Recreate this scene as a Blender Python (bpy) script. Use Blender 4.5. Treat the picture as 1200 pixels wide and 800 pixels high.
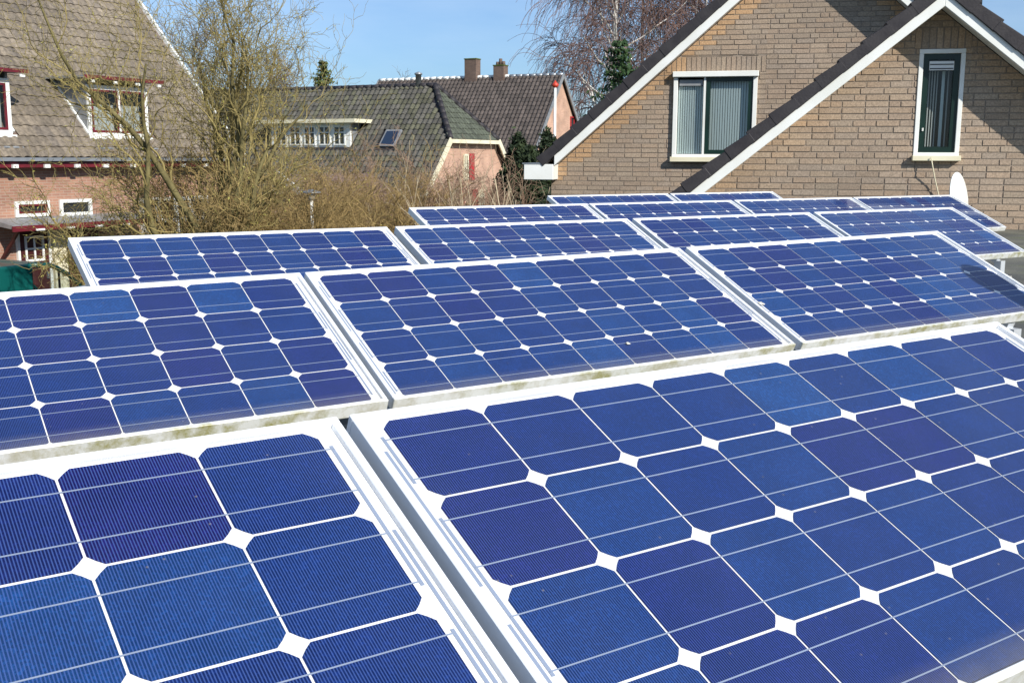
import bpy, math, random
import numpy as np
from mathutils import Vector, Matrix, noise as mnoise
random.seed(7); RNG = np.random.default_rng(7)
R = math.radians
scene = bpy.context.scene
COL = scene.collection
for o in list(bpy.data.objects): bpy.data.objects.remove(o)

# ------------------------------------------------------------------ camera
CZ = 3.8
YAW, PITCH, ROLL, FPX = 0.59046, -0.16846, 0.00418, 1265.03
cy, sy, cp, sp = math.cos(YAW), math.sin(YAW), math.cos(PITCH), math.sin(PITCH)
F_ = Vector((sy*cp, cy*cp, sp)); r0 = Vector((cy, -sy, 0)); u0 = r0.cross(F_)
R_ = r0*math.cos(ROLL) + u0*math.sin(ROLL); U_ = u0*math.cos(ROLL) - r0*math.sin(ROLL)
cam = bpy.data.cameras.new('camera'); cam_o = bpy.data.objects.new('camera', cam); COL.objects.link(cam_o)
M = Matrix((R_, U_, -F_)).transposed().to_4x4(); M.translation = (0, 0, CZ); cam_o.matrix_world = M
cam.sensor_width = 36; cam.lens = FPX*36/1200; cam.clip_start = 0.02; cam.clip_end = 3000
scene.camera = cam_o
FH = Vector((sy, cy, 0))
def at(x, y, D):
    """pixel of the 1200x800 photograph -> point at horizontal forward distance D"""
    d = R_*((x-600)/FPX) + U_*((400-y)/FPX) + F_
    return Vector((0, 0, CZ)) + d*(D/d.dot(FH))

# ------------------------------------------------------------------ light
SUN_AZ, SUN_EL = 175.0, 32.0
world = bpy.data.worlds.new('World'); scene.world = world; world.use_nodes = True
nt = world.node_tree; nt.nodes.clear()
wo = nt.nodes.new('ShaderNodeOutputWorld'); bg = nt.nodes.new('ShaderNodeBackground'); sky = nt.nodes.new('ShaderNodeTexSky')
sky.sky_type = 'NISHITA'; sky.sun_disc = False; sky.sun_elevation = R(SUN_EL); sky.sun_rotation = R(SUN_AZ)
sky.air_density = 1.0; sky.dust_density = 0.6; sky.ozone_density = 2.0
tc = nt.nodes.new('ShaderNodeTexCoord'); mp = nt.nodes.new('ShaderNodeMapping'); mp.inputs['Scale'].default_value = (1.2, 1.6, 5.5); mp.inputs['Rotation'].default_value = (0, 0, R(25))
no = nt.nodes.new('ShaderNodeTexNoise'); no.inputs['Scale'].default_value = 1.7; no.inputs['Detail'].default_value = 7; no.inputs['Roughness'].default_value = .55
cr = nt.nodes.new('ShaderNodeValToRGB'); cr.color_ramp.elements[0].position = .33; cr.color_ramp.elements[1].position = .78
cr.color_ramp.elements[1].color = (.6, .6, .6, 1)
mx = nt.nodes.new('ShaderNodeMix'); mx.data_type = 'RGBA'
mx.inputs['B'].default_value = (7.4, 9.2, 11.2, 1)
nt.links.new(tc.outputs['Generated'], mp.inputs['Vector']); nt.links.new(mp.outputs[0], no.inputs['Vector']); nt.links.new(no.outputs['Fac'], cr.inputs['Fac'])
tn = nt.nodes.new('ShaderNodeMix'); tn.data_type = 'RGBA'; tn.blend_type = 'MULTIPLY'; tn.inputs['Factor'].default_value = 1; tn.inputs['B'].default_value = (.74, .97, 1.32, 1)   # the camera's cool white balance
nt.links.new(sky.outputs[0], tn.inputs['A'])
nt.links.new(cr.outputs['Color'], mx.inputs['Factor']); nt.links.new(tn.outputs['Result'], mx.inputs['A'])
nt.links.new(mx.outputs['Result'], bg.inputs['Color']); bg.inputs['Strength'].default_value = 0.08
nt.links.new(bg.outputs[0], wo.inputs[0])
sun = bpy.data.lights.new('sun', 'SUN'); sun.energy = 4.9; sun.angle = R(.53); sun.color = (1, .95, .87)
sun_o = bpy.data.objects.new('sun', sun); COL.objects.link(sun_o)
sv = Vector((math.sin(R(SUN_AZ))*math.cos(R(SUN_EL)), math.cos(R(SUN_AZ))*math.cos(R(SUN_EL)), math.sin(R(SUN_EL))))
sun_o.rotation_euler = sv.to_track_quat('Z', 'Y').to_euler(); sun_o.location = (0, -5, 30)
vs = scene.view_settings; vs.view_transform = 'Standard'; vs.look = 'None'; vs.exposure = 0.28; vs.gamma = 1; vs.use_curve_mapping = False

# ------------------------------------------------------------------ materials
MATS = {}
def nd(m, t): return m.node_tree.nodes.new(t)
def lk(m, a, b): m.node_tree.links.new(a, b)
def base_mat(name, col=(.5, .5, .5), rough=.6, metal=0, spec=.5):
    m = bpy.data.materials.new(name); m.use_nodes = True; MATS[name] = m
    b = m.node_tree.nodes['Principled BSDF']
    b.inputs['Base Color'].default_value = (*col, 1); b.inputs['Roughness'].default_value = rough; b.inputs['Metallic'].default_value = metal
    b.inputs['Specular IOR Level'].default_value = spec
    return m, b
def noise_mat(name, c1, c2, scale=5, rough=.7, metal=0, detail=5, lo=.35, hi=.65, bump=0, bscale=None, spec=.4, c3=None, scale3=1.0, lo3=.5, hi3=.65, stretch=None):
    """two tones mixed by noise, an optional third blotchy tone, optional relief"""
    m, b = base_mat(name, c1, rough, metal, spec)
    t = nd(m, 'ShaderNodeTexCoord'); src = t.outputs['Object']
    if stretch:
        q = nd(m, 'ShaderNodeMapping'); q.inputs['Scale'].default_value = stretch; lk(m, src, q.inputs[0]); src = q.outputs[0]
    n = nd(m, 'ShaderNodeTexNoise'); n.inputs['Scale'].default_value = scale; n.inputs['Detail'].default_value = detail; lk(m, src, n.inputs['Vector'])
    r = nd(m, 'ShaderNodeValToRGB'); e = r.color_ramp.elements
    e[0].position = lo; e[1].position = hi; e[0].color = (*c1, 1); e[1].color = (*c2, 1); lk(m, n.outputs['Fac'], r.inputs['Fac'])
    out = r.outputs['Color']
    if c3:
        n3 = nd(m, 'ShaderNodeTexNoise'); n3.inputs['Scale'].default_value = scale3; n3.inputs['Detail'].default_value = 6; lk(m, t.outputs['Object'], n3.inputs['Vector'])
        r3 = nd(m, 'ShaderNodeValToRGB'); r3.color_ramp.elements[0].position = lo3; r3.color_ramp.elements[1].position = hi3; lk(m, n3.outputs['Fac'], r3.inputs['Fac'])
        x = nd(m, 'ShaderNodeMix'); x.data_type = 'RGBA'; lk(m, r3.outputs['Color'], x.inputs['Factor']); lk(m, out, x.inputs['A']); x.inputs['B'].default_value = (*c3, 1); out = x.outputs['Result']
    lk(m, out, b.inputs['Base Color'])
    if bump:
        nb = nd(m, 'ShaderNodeTexNoise'); nb.inputs['Scale'].default_value = bscale or scale*6; nb.inputs['Detail'].default_value = 6; lk(m, src, nb.inputs['Vector'])
        bp = nd(m, 'ShaderNodeBump'); bp.inputs['Strength'].default_value = bump; bp.inputs['Distance'].default_value = .01; lk(m, nb.outputs['Fac'], bp.inputs['Height']); lk(m, bp.outputs[0], b.inputs['Normal'])
    return m
def tint_mat(name, source, c1, rough=.75, amount=.25, scale=60, bump=.3, jitter=0.0):
    """colour from the object colour ('object') or a colour attribute ('attr'), broken up by noise"""
    m, b = base_mat(name, c1, rough)
    if source == 'object':
        s = nd(m, 'ShaderNodeObjectInfo').outputs['Color']
    else:
        a = nd(m, 'ShaderNodeVertexColor'); a.layer_name = 'tint'; s = a.outputs['Color']
    g = nd(m, 'ShaderNodeNewGeometry'); n = nd(m, 'ShaderNodeTexNoise'); n.inputs['Scale'].default_value = scale; n.inputs['Detail'].default_value = 5; lk(m, g.outputs['Position'], n.inputs['Vector'])
    mr = nd(m, 'ShaderNodeMapRange'); mr.inputs['From Min'].default_value = .3; mr.inputs['From Max'].default_value = .7; mr.inputs['To Min'].default_value = 1-amount; mr.inputs['To Max'].default_value = 1+amount; lk(m, n.outputs['Fac'], mr.inputs['Value'])
    x = nd(m, 'ShaderNodeMix'); x.data_type = 'RGBA'; x.blend_type = 'MULTIPLY'; x.inputs['Factor'].default_value = 1; lk(m, s, x.inputs['A']); lk(m, mr.outputs[0], x.inputs['B'])
    lk(m, x.outputs['Result'], b.inputs['Base Color'])
    bp = nd(m, 'ShaderNodeBump'); bp.inputs['Strength'].default_value = bump; bp.inputs['Distance'].default_value = .004; lk(m, n.outputs['Fac'], bp.inputs['Height']); lk(m, bp.outputs[0], b.inputs['Normal'])
    return m

def cell_mat():
    m, b = base_mat('silicon cell', (.02, .02, .2), .5, 0, 0.0)
    t = nd(m, 'ShaderNodeTexCoord'); oi = nd(m, 'ShaderNodeObjectInfo')
    r = nd(m, 'ShaderNodeValToRGB'); e = r.color_ramp.elements
    e[0].position = 0; e[0].color = (.007, .006, .074, 1); e[1].position = 1; e[1].color = (.007, .044, .150, 1)
    k = r.color_ramp.elements.new(.35); k.color = (.003, .013, .085, 1)
    k = r.color_ramp.elements.new(.86); k.color = (.003, .025, .108, 1)
    lk(m, oi.outputs['Random'], r.inputs['Fac'])
    # crystal sparkle, stronger in the bluer cells
    v = nd(m, 'ShaderNodeTexVoronoi'); v.inputs['Scale'].default_value = 420
    ofs = nd(m, 'ShaderNodeVectorMath'); ofs.operation = 'ADD'; lk(m, t.outputs['Object'], ofs.inputs[0]); lk(m, oi.outputs['Location'], ofs.inputs[1])
    lk(m, ofs.outputs[0], v.inputs['Vector'])
    w = nd(m, 'ShaderNodeSeparateColor'); lk(m, v.outputs['Color'], w.inputs[0])
    mr = nd(m, 'ShaderNodeMapRange'); mr.inputs['From Min'].default_value = .55; mr.inputs['From Max'].default_value = 1; mr.inputs['To Min'].default_value = .86; mr.inputs['To Max'].default_value = 1.5; lk(m, w.outputs[0], mr.inputs['Value'])
    x = nd(m, 'ShaderNodeMix'); x.data_type = 'RGBA'; x.blend_type = 'MULTIPLY'; x.inputs['Factor'].default_value = 1; lk(m, r.outputs['Color'], x.inputs['A']); lk(m, mr.outputs[0], x.inputs['B'])
    # large soft variation
    n = nd(m, 'ShaderNodeTexNoise'); n.inputs['Scale'].default_value = 16; n.inputs['Detail'].default_value = 2; lk(m, ofs.outputs[0], n.inputs['Vector'])
    mn = nd(m, 'ShaderNodeMapRange'); mn.inputs['To Min'].default_value = .6; mn.inputs['To Max'].default_value = 1.4; lk(m, n.outputs['Fac'], mn.inputs['Value'])
    x1 = nd(m, 'ShaderNodeMix'); x1.data_type = 'RGBA'; x1.blend_type = 'MULTIPLY'; x1.inputs['Factor'].default_value = 1; lk(m, x.outputs['Result'], x1.inputs['A']); lk(m, mn.outputs[0], x1.inputs['B'])
    # printed silver fingers, 2.35 mm apart
    sx = nd(m, 'ShaderNodeSeparateXYZ'); lk(m, t.outputs['Object'], sx.inputs[0])
    md = nd(m, 'ShaderNodeMath'); md.operation = 'PINGPONG'; md.inputs[1].default_value = .00137; lk(m, sx.outputs['X'], md.inputs[0])
    mm = nd(m, 'ShaderNodeMapRange'); mm.inputs['From Min'].default_value = .00032; mm.inputs['From Max'].default_value = .00072; mm.inputs['To Min'].default_value = 1; mm.inputs['To Max'].default_value = 0; lk(m, md.outputs[0], mm.inputs['Value'])
    mf = nd(m, 'ShaderNodeMath'); mf.operation = 'MULTIPLY'; mf.inputs[1].default_value = .62; lk(m, mm.outputs[0], mf.inputs[0])
    x2 = nd(m, 'ShaderNodeMix'); x2.data_type = 'RGBA'; lk(m, mf.outputs[0], x2.inputs['Factor']); lk(m, x1.outputs['Result'], x2.inputs['A']); x2.inputs['B'].default_value = (.06, .115, .34, 1)
    lk(m, x2.outputs['Result'], b.inputs['Base Color'])
    return m
def glass_mat(name, tint=(1, 1, 1), ior=1.45, rough=.03, dust=0.0, dustcol=(.42, .38, .28), edge=False):
    """clear pane: what is behind shows through, the surface mirrors the sky by its angle"""
    m = bpy.data.materials.new(name); m.use_nodes = True; MATS[name] = m
    m.node_tree.nodes.clear(); o = nd(m, 'ShaderNodeOutputMaterial')
    tr = nd(m, 'ShaderNodeBsdfTransparent'); tr.inputs['Color'].default_value = (*tint, 1)
    gl = nd(m, 'ShaderNodeBsdfGlossy'); gl.inputs['Roughness'].default_value = rough
    fr = nd(m, 'ShaderNodeFresnel'); ge = nd(m, 'ShaderNodeNewGeometry'); io = nd(m, 'ShaderNodeMapRange')   # a thin pane reflects alike from both sides
    io.inputs['To Min'].default_value = ior; io.inputs['To Max'].default_value = 1/ior; lk(m, ge.outputs['Backfacing'], io.inputs['Value']); lk(m, io.outputs[0], fr.inputs['IOR'])
    x = nd(m, 'ShaderNodeMixShader'); lk(m, fr.outputs[0], x.inputs[0]); lk(m, tr.outputs[0], x.inputs[1]); lk(m, gl.outputs[0], x.inputs[2])
    out = x.outputs[0]
    if dust:
        t = nd(m, 'ShaderNodeTexCoord'); n = nd(m, 'ShaderNodeTexNoise'); n.inputs['Scale'].default_value = 7; n.inputs['Detail'].default_value = 8; n.inputs['Roughness'].default_value = .7; lk(m, t.outputs['Object'], n.inputs['Vector'])
        mr = nd(m, 'ShaderNodeMapRange'); mr.inputs['From Min'].default_value = .42; mr.inputs['From Max'].default_value = .75; mr.inputs['To Min'].default_value = dust*.35; mr.inputs['To Max'].default_value = dust; lk(m, n.outputs['Fac'], mr.inputs['Value'])
        fac = mr.outputs[0]
        # specks of pollen and droppings
        v = nd(m, 'ShaderNodeTexVoronoi'); v.inputs['Scale'].default_value = 60; lk(m, t.outputs['Object'], v.inputs['Vector'])
        vs_ = nd(m, 'ShaderNodeMapRange'); vs_.inputs['From Min'].default_value = .05; vs_.inputs['From Max'].default_value = .10; vs_.inputs['To Min'].default_value = .22; vs_.inputs['To Max'].default_value = 0; lk(m, v.outputs['Distance'], vs_.inputs['Value'])
        vc = nd(m, 'ShaderNodeSeparateColor'); lk(m, v.outputs['Color'], vc.inputs[0])
        gt = nd(m, 'ShaderNodeMath'); gt.operation = 'GREATER_THAN'; gt.inputs[1].default_value = .78; lk(m, vc.outputs[0], gt.inputs[0])
        mu = nd(m, 'ShaderNodeMath'); mu.operation = 'MULTIPLY'; lk(m, vs_.outputs[0], mu.inputs[0]); lk(m, gt.outputs[0], mu.inputs[1])
        ad = nd(m, 'ShaderNodeMath'); ad.operation = 'ADD'; ad.use_clamp = True; lk(m, fac, ad.inputs[0]); lk(m, mu.outputs[0], ad.inputs[1]); fac = ad.outputs[0]
        if edge:   # silt that rain leaves along the lower edge
            sx = nd(m, 'ShaderNodeSeparateXYZ'); lk(m, t.outputs['Object'], sx.inputs[0])
            me = nd(m, 'ShaderNodeMapRange'); me.inputs['From Min'].default_value = .008; me.inputs['From Max'].default_value = .05; me.inputs['To Min'].default_value = 1; me.inputs['To Max'].default_value = 0; lk(m, sx.outputs['Y'], me.inputs['Value'])
            pw = nd(m, 'ShaderNodeMath'); pw.operation = 'MULTIPLY'; lk(m, me.outputs[0], pw.inputs[0]); lk(m, n.outputs['Fac'], pw.inputs[1])
            p2 = nd(m, 'ShaderNodeMath'); p2.operation = 'MULTIPLY'; p2.inputs[1].default_value = .34; lk(m, pw.outputs[0], p2.inputs[0])
            a2 = nd(m, 'ShaderNodeMath'); a2.operation = 'ADD'; a2.use_clamp = True; lk(m, fac, a2.inputs[0]); lk(m, p2.outputs[0], a2.inputs[1]); fac = a2.outputs[0]
        df = nd(m, 'ShaderNodeBsdfDiffuse'); df.inputs['Color'].default_value = (*dustcol, 1)
        y = nd(m, 'ShaderNodeMixShader'); lk(m, fac, y.inputs[0]); lk(m, out, y.inputs[1]); lk(m, df.outputs[0], y.inputs[2]); out = y.outputs[0]
    lk(m, out, o.inputs['Surface'])
    return m
def brick_tex_mat(name, c1, c2, mortar):
    """brickwork too far away to tell the bricks apart"""
    m, b = base_mat(name, c1, .85)
    t = nd(m, 'ShaderNodeTexCoord'); sx = nd(m, 'ShaderNodeSeparateXYZ'); lk(m, t.outputs['Object'], sx.inputs[0])
    ad = nd(m, 'ShaderNodeMath'); ad.operation = 'ADD'; lk(m, sx.outputs['X'], ad.inputs[0]); lk(m, sx.outputs['Y'], ad.inputs[1])
    cx = nd(m, 'ShaderNodeCombineXYZ'); lk(m, ad.outputs[0], cx.inputs[0]); lk(m, sx.outputs['Z'], cx.inputs[1])
    k = nd(m, 'ShaderNodeTexBrick'); k.inputs['Scale'].default_value = 1; k.inputs['Brick Width'].default_value = .22; k.inputs['Row Height'].default_value = .0625; k.inputs['Mortar Size'].default_value = .006
    k.inputs['Color1'].default_value = (*c1, 1); k.inputs['Color2'].default_value = (*c2, 1); k.inputs['Mortar'].default_value = (*mortar, 1); lk(m, cx.outputs[0], k.inputs['Vector'])
    n = nd(m, 'ShaderNodeTexNoise'); n.inputs['Scale'].default_value = 1.3; n.inputs['Detail'].default_value = 6; lk(m, t.outputs['Object'], n.inputs['Vector'])
    mr = nd(m, 'ShaderNodeMapRange'); mr.inputs['From Min'].default_value = .3; mr.inputs['From Max'].default_value = .7; mr.inputs['To Min'].default_value = .78; mr.inputs['To Max'].default_value = 1.2; lk(m, n.outputs['Fac'], mr.inputs['Value'])
    x = nd(m, 'ShaderNodeMix'); x.data_type = 'RGBA'; x.blend_type = 'MULTIPLY'; x.inputs['Factor'].default_value = 1; lk(m, k.outputs['Color'], x.inputs['A']); lk(m, mr.outputs[0], x.inputs['B'])
    lk(m, x.outputs['Result'], b.inputs['Base Color']); return m

noise_mat('aluminium', (.74, .76, .78), (.66, .68, .70), 9, .38, .55, spec=.5)
def frame_mat():
    m = noise_mat('panel frame', (.80, .82, .84), (.74, .76, .78), 6, .36, .0, spec=.5)
    b = m.node_tree.nodes['Principled BSDF']; old = b.inputs['Base Color'].links[0].from_socket
    t = nd(m, 'ShaderNodeTexCoord'); sx = nd(m, 'ShaderNodeSeparateXYZ'); lk(m, t.outputs['Object'], sx.inputs[0])
    me = nd(m, 'ShaderNodeMapRange'); me.inputs['From Min'].default_value = .0; me.inputs['From Max'].default_value = .012; me.inputs['To Min'].default_value = 1; me.inputs['To Max'].default_value = 0; lk(m, sx.outputs['Y'], me.inputs['Value'])
    g = nd(m, 'ShaderNodeNewGeometry'); n = nd(m, 'ShaderNodeTexNoise'); n.inputs['Scale'].default_value = 16; n.inputs['Detail'].default_value = 8; n.inputs['Roughness'].default_value = .7; lk(m, g.outputs['Position'], n.inputs['Vector'])
    mr = nd(m, 'ShaderNodeMapRange'); mr.inputs['From Min'].default_value = .42; mr.inputs['From Max'].default_value = .62; mr.inputs['To Min'].default_value = .25; mr.inputs['To Max'].default_value = .95; lk(m, n.outputs['Fac'], mr.inputs['Value'])
    mu = nd(m, 'ShaderNodeMath'); mu.operation = 'MULTIPLY'; lk(m, me.outputs[0], mu.inputs[0]); lk(m, mr.outputs[0], mu.inputs[1])
    n2 = nd(m, 'ShaderNodeTexNoise'); n2.inputs['Scale'].default_value = 5; lk(m, g.outputs['Position'], n2.inputs['Vector'])
    rr = nd(m, 'ShaderNodeValToRGB'); e = rr.color_ramp.elements; e[0].position = .40; e[1].position = .58; e[0].color = (.46, .44, .36, 1); e[1].color = (.25, .235, .06, 1); lk(m, n2.outputs['Fac'], rr.inputs['Fac'])
    x = nd(m, 'ShaderNodeMix'); x.data_type = 'RGBA'; lk(m, mu.outputs[0], x.inputs['Factor']); lk(m, old, x.inputs['A']); lk(m, rr.outputs['Color'], x.inputs['B']); lk(m, x.outputs['Result'], b.inputs['Base Color'])
    inv = nd(m, 'ShaderNodeMath'); inv.operation = 'MULTIPLY_ADD'; inv.inputs[1].default_value = -.05; inv.inputs[2].default_value = .05; lk(m, mu.outputs[0], inv.inputs[0]); lk(m, inv.outputs[0], b.inputs['Metallic'])
frame_mat()
noise_mat('backsheet', (.80, .80, .79), (.74, .74, .72), 4, .55)
base_mat('ribbon', (.33, .39, .50), .4, .3)
cell_mat()
glass_mat('panel glass', ior=1.47, rough=.05, dust=.014, edge=True)
glass_mat('window glass', (.92, .96, .95), 1.5, .015)
noise_mat('bitumen', (.085, .085, .075), (.16, .155, .12), 3, .9, bump=.5, bscale=90, c3=(.10, .115, .05), scale3=1.3)
noise_mat('concrete', (.34, .33, .30), (.24, .23, .2), 8, .9, bump=.4)
noise_mat('mortar', (.285, .235, .185), (.245, .20, .158), 14, .95, bump=.4)
tint_mat('brick', 'object', (.4, .3, .2), .85)
tint_mat('bricks', 'attr', (.4, .3, .2), .85)
tint_mat('roof tile', 'object', (.2, .15, .1), .8, .35, 14)
tint_mat('roof tiles', 'attr', (.2, .15, .1), .8, .35, 14)
noise_mat('verge tile', (.022, .019, .022), (.036, .032, .034), 7, .62, bump=.25)
noise_mat('white paint', (.78, .79, .76), (.70, .71, .66), 2.5, .45)
noise_mat('cream paint', (.74, .70, .52), (.66, .60, .42), 2, .5)
noise_mat('green paint', (.005, .024, .016), (.004, .016, .011), 4, .35)
noise_mat('red paint', (.15, .014, .022), (.10, .01, .016), 4, .45)
noise_mat('shutter red', (.42, .03, .035), (.33, .025, .03), 3, .5)
noise_mat('dark red door', (.07, .012, .012), (.05, .01, .01), 3, .5)
base_mat('dark interior', (.02, .02, .022), .9)
base_mat('blind', (.50, .57, .57), .7)
base_mat('curtain', (.34, .35, .34), .8)
noise_mat('lead', (.22, .23, .24), (.32, .33, .33), 6, .55, .3)
noise_mat('zinc', (.38, .40, .42), (.28, .30, .31), 5, .45, .6)
brick_tex_mat('red brick', (.36, .19, .125), (.28, .145, .10), (.36, .28, .22))
brick_tex_mat('pink brick', (.50, .30, .205), (.42, .245, .175), (.48, .36, .28))
brick_tex_mat('chimney brick', (.15, .095, .07), (.11, .07, .055), (.18, .145, .115))
brick_tex_mat('tan brick', (.36, .26, .18), (.28, .21, .15), (.30, .25, .2))
noise_mat('grass', (.05, .075, .018), (.09, .10, .03), .8, .95, c3=(.14, .12, .06), scale3=.25, bump=.6, bscale=25)
noise_mat('asphalt', (.05, .05, .05), (.075, .073, .07), 3, .9, bump=.4, bscale=80)
noise_mat('paving', (.22, .16, .13), (.30, .24, .20), 3, .9, bump=.4, bscale=20)
noise_mat('willow bark', (.10, .085, .035), (.20, .17, .07), 6, .9, bump=.6)
noise_mat('willow twig', (.22, .175, .065), (.33, .265, .10), 2.2, .8)
noise_mat('willow bud', (.30, .30, .06), (.42, .38, .10), 2, .7)
noise_mat('hazel twig', (.21, .145, .058), (.35, .25, .098), 1.6, .85)
noise_mat('pink twig', (.23, .145, .095), (.34, .24, .165), 2, .85)
noise_mat('straw twig', (.40, .32, .20), (.52, .44, .30), 2, .8)
noise_mat('birch bark', (.55, .52, .47), (.66, .64, .6), 3, .8, c3=(.05, .045, .04), scale3=5, lo3=.58, hi3=.64)
noise_mat('birch twig', (.14, .085, .075), (.24, .155, .13), 1.5, .85)
noise_mat('grey twig', (.13, .105, .085), (.22, .18, .145), 1, .9)
noise_mat('grey bark', (.11, .09, .07), (.18, .15, .12), 4, .9)
noise_mat('spruce needle', (.018, .05, .016), (.05, .10, .03), 3, .7)
noise_mat('cypress needle', (.010, .022, .008), (.035, .055, .018), 3, .8)
noise_mat('olive needle', (.05, .075, .018), (.11, .13, .035), 3, .7)
noise_mat('teal paint', (.004, .085, .078), (.006, .10, .09), 3, .28, .1)
base_mat('tyre', (.02, .02, .02), .9); base_mat('wheel rim', (.5, .5, .52), .4, .7)
base_mat('lamp glass', (.75, .75, .72), .2); base_mat('black plastic', (.02, .02, .022), .5)
base_mat('orange finial', (.5, .045, .02), .5)

# ------------------------------------------------------------------ mesh helpers
class MB:
    def __init__(self): self.v = []; self.f = []; self.c = []
    def add(self, vs, fs, col=None):
        n = len(self.v); self.v += [tuple(a) for a in vs]; self.f += [tuple(i+n for i in f) for f in fs]
        if col is not None: self.c += [col]*len(vs)
        return self
    def box(self, x0, x1, y0, y1, z0, z1, col=None):
        return self.add([(x0, y0, z0), (x1, y0, z0), (x1, y1, z0), (x0, y1, z0), (x0, y0, z1), (x1, y0, z1), (x1, y1, z1), (x0, y1, z1)],
                 [(0, 3, 2, 1), (4, 5, 6, 7), (0, 1, 5, 4), (1, 2, 6, 5), (2, 3, 7, 6), (3, 0, 4, 7)], col)
    def prism(self, poly, y0, y1, col=None, axis='y'):
        """poly of (a,b) extruded along axis from y0 to y1"""
        n = len(poly)
        def P(a, b, t): return (a, t, b) if axis == 'y' else ((t, a, b) if axis == 'x' else (a, b, t))
        vs = [P(a, b, y0) for a, b in poly] + [P(a, b, y1) for a, b in poly]
        return self.add(vs, [tuple(range(n)), tuple(range(2*n-1, n-1, -1))] + [(i, i+n, (i+1) % n+n, (i+1) % n) for i in range(n)], col)
    def bar(self, a, b, w, h, up=(0, 0, 1), col=None):
        """square bar from a to b, w across, h along up"""
        a = Vector(a); b = Vector(b); d = (b-a).normalized(); s = d.cross(Vector(up)).normalized(); u = s.cross(d).normalized()
        c = [(-1, -1), (1, -1), (1, 1), (-1, 1)]
        vs = [a+s*(i*w/2)+u*(j*h/2) for i, j in c] + [b+s*(i*w/2)+u*(j*h/2) for i, j in c]
        return self.add(vs, [(0, 1, 2, 3), (7, 6, 5, 4), (0, 4, 5, 1), (1, 5, 6, 2), (2, 6, 7, 3), (3, 7, 4, 0)], col)
    def tube(self, pts, rad, n=8, caps=True):
        pts = [Vector(q) for q in pts]; rad = rad if isinstance(rad, (list, tuple)) else [rad]*len(pts)
        o = len(self.v)
        for i, q in enumerate(pts):
            d = (pts[min(i+1, len(pts)-1)]-pts[max(i-1, 0)]).normalized(); a = Vector((0, 0, 1)) if abs(d.z) < .9 else Vector((1, 0, 0))
            s = d.cross(a).normalized(); t = d.cross(s)
            self.v += [tuple(q+(s*math.cos(2*math.pi*k/n)+t*math.sin(2*math.pi*k/n))*rad[i]) for k in range(n)]
        for i in range(len(pts)-1):
            self.f += [(o+i*n+k, o+i*n+(k+1) % n, o+(i+1)*n+(k+1) % n, o+(i+1)*n+k) for k in range(n)]
        if caps: self.f += [tuple(o+k for k in range(n-1, -1, -1)), tuple(o+(len(pts)-1)*n+k for k in range(n))]
        return self
    def lathe(self, prof, c=(0, 0, 0), n=16):
        """profile of (radius, z) about the vertical axis through c"""
        return self.tube([(c[0], c[1], c[2]+z) for r_, z in prof], [max(r_, 1e-4) for r_, z in prof], n)
    def mesh(self, name, mat):
        m = bpy.data.meshes.new(name); m.from_pydata(self.v, [], self.f)
        for k in (mat if isinstance(mat, list) else [mat]): m.materials.append(MATS[k])
        if self.c:
            a = m.color_attributes.new('tint', 'FLOAT_COLOR', 'POINT'); a.data.foreach_set('color', np.array([(*q, 1) for q in self.c], dtype=np.float32).ravel())
        m.update(); return m
    def build(self, name, mat, parent=None, **kw): return link(name, self.mesh(name, mat), parent, **kw)
def link(name, mesh, parent=None, label=None, cat=None, group=None, kind=None, loc=None, rot=None, color=None):
    o = bpy.data.objects.new(name, mesh); COL.objects.link(o); o.parent = parent
    if loc is not None: o.location = loc
    if rot is not None: o.rotation_euler = rot
    if color is not None: o.color = (*color, 1)
    for k, v in (('label', label), ('category', cat), ('group', group), ('kind', kind)):
        if v: o[k] = v
    return o
def empty(name, loc, rz=0, label=None, cat=None, group=None): return link(name, None, None, label, cat, group, None, loc, (0, 0, rz))
def smooth(o):
    o.data.polygons.foreach_set('use_smooth', [True]*len(o.data.polygons)); return o
def bevel(o, w=.004, seg=1):
    b = o.modifiers.new('bevel', 'BEVEL'); b.width = w; b.segments = seg; b.limit_method = 'ANGLE'; return o
def clip(poly, a, b, c):
    """keep the part of poly with a*x+b*y<=c"""
    out = []
    for i, p in enumerate(poly):
        q = poly[(i+1) % len(poly)]; dp = a*p[0]+b*p[1]-c; dq = a*q[0]+b*q[1]-c
        if dp <= 0: out.append(p)
        if (dp < 0 < dq) or (dq < 0 < dp):
            t = dp/(dp-dq); out.append((p[0]+(q[0]-p[0])*t, p[1]+(q[1]-p[1])*t))
    return out
def area(p): return abs(sum(p[i][0]*p[(i+1) % len(p)][1]-p[(i+1) % len(p)][0]*p[i][1] for i in range(len(p))))/2 if len(p) > 2 else 0
def edges_of(poly):
    """half planes of a convex counter-clockwise polygon"""
    out = []
    for i, p in enumerate(poly):
        q = poly[(i+1) % len(poly)]; dx, dy = q[0]-p[0], q[1]-p[1]; out.append((dy, -dx, dy*p[0]-dx*p[1]))
    return out
def holes_split(poly, holes):
    """convex poly minus rectangles -> list of convex pieces"""
    parts = [poly]
    for x0, x1, z0, z1 in holes:
        nxt = []
        for q in parts:
            l = clip(q, 1, 0, x0); r = clip(q, -1, 0, -x1); mid = clip(clip(q, 1, 0, x1), -1, 0, -x0)
            for s in (l, r, clip(mid, 0, 1, z0), clip(mid, 0, -1, -z1)):
                if area(s) > 1e-6: nxt.append(s)
        parts = nxt
    return parts

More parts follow.
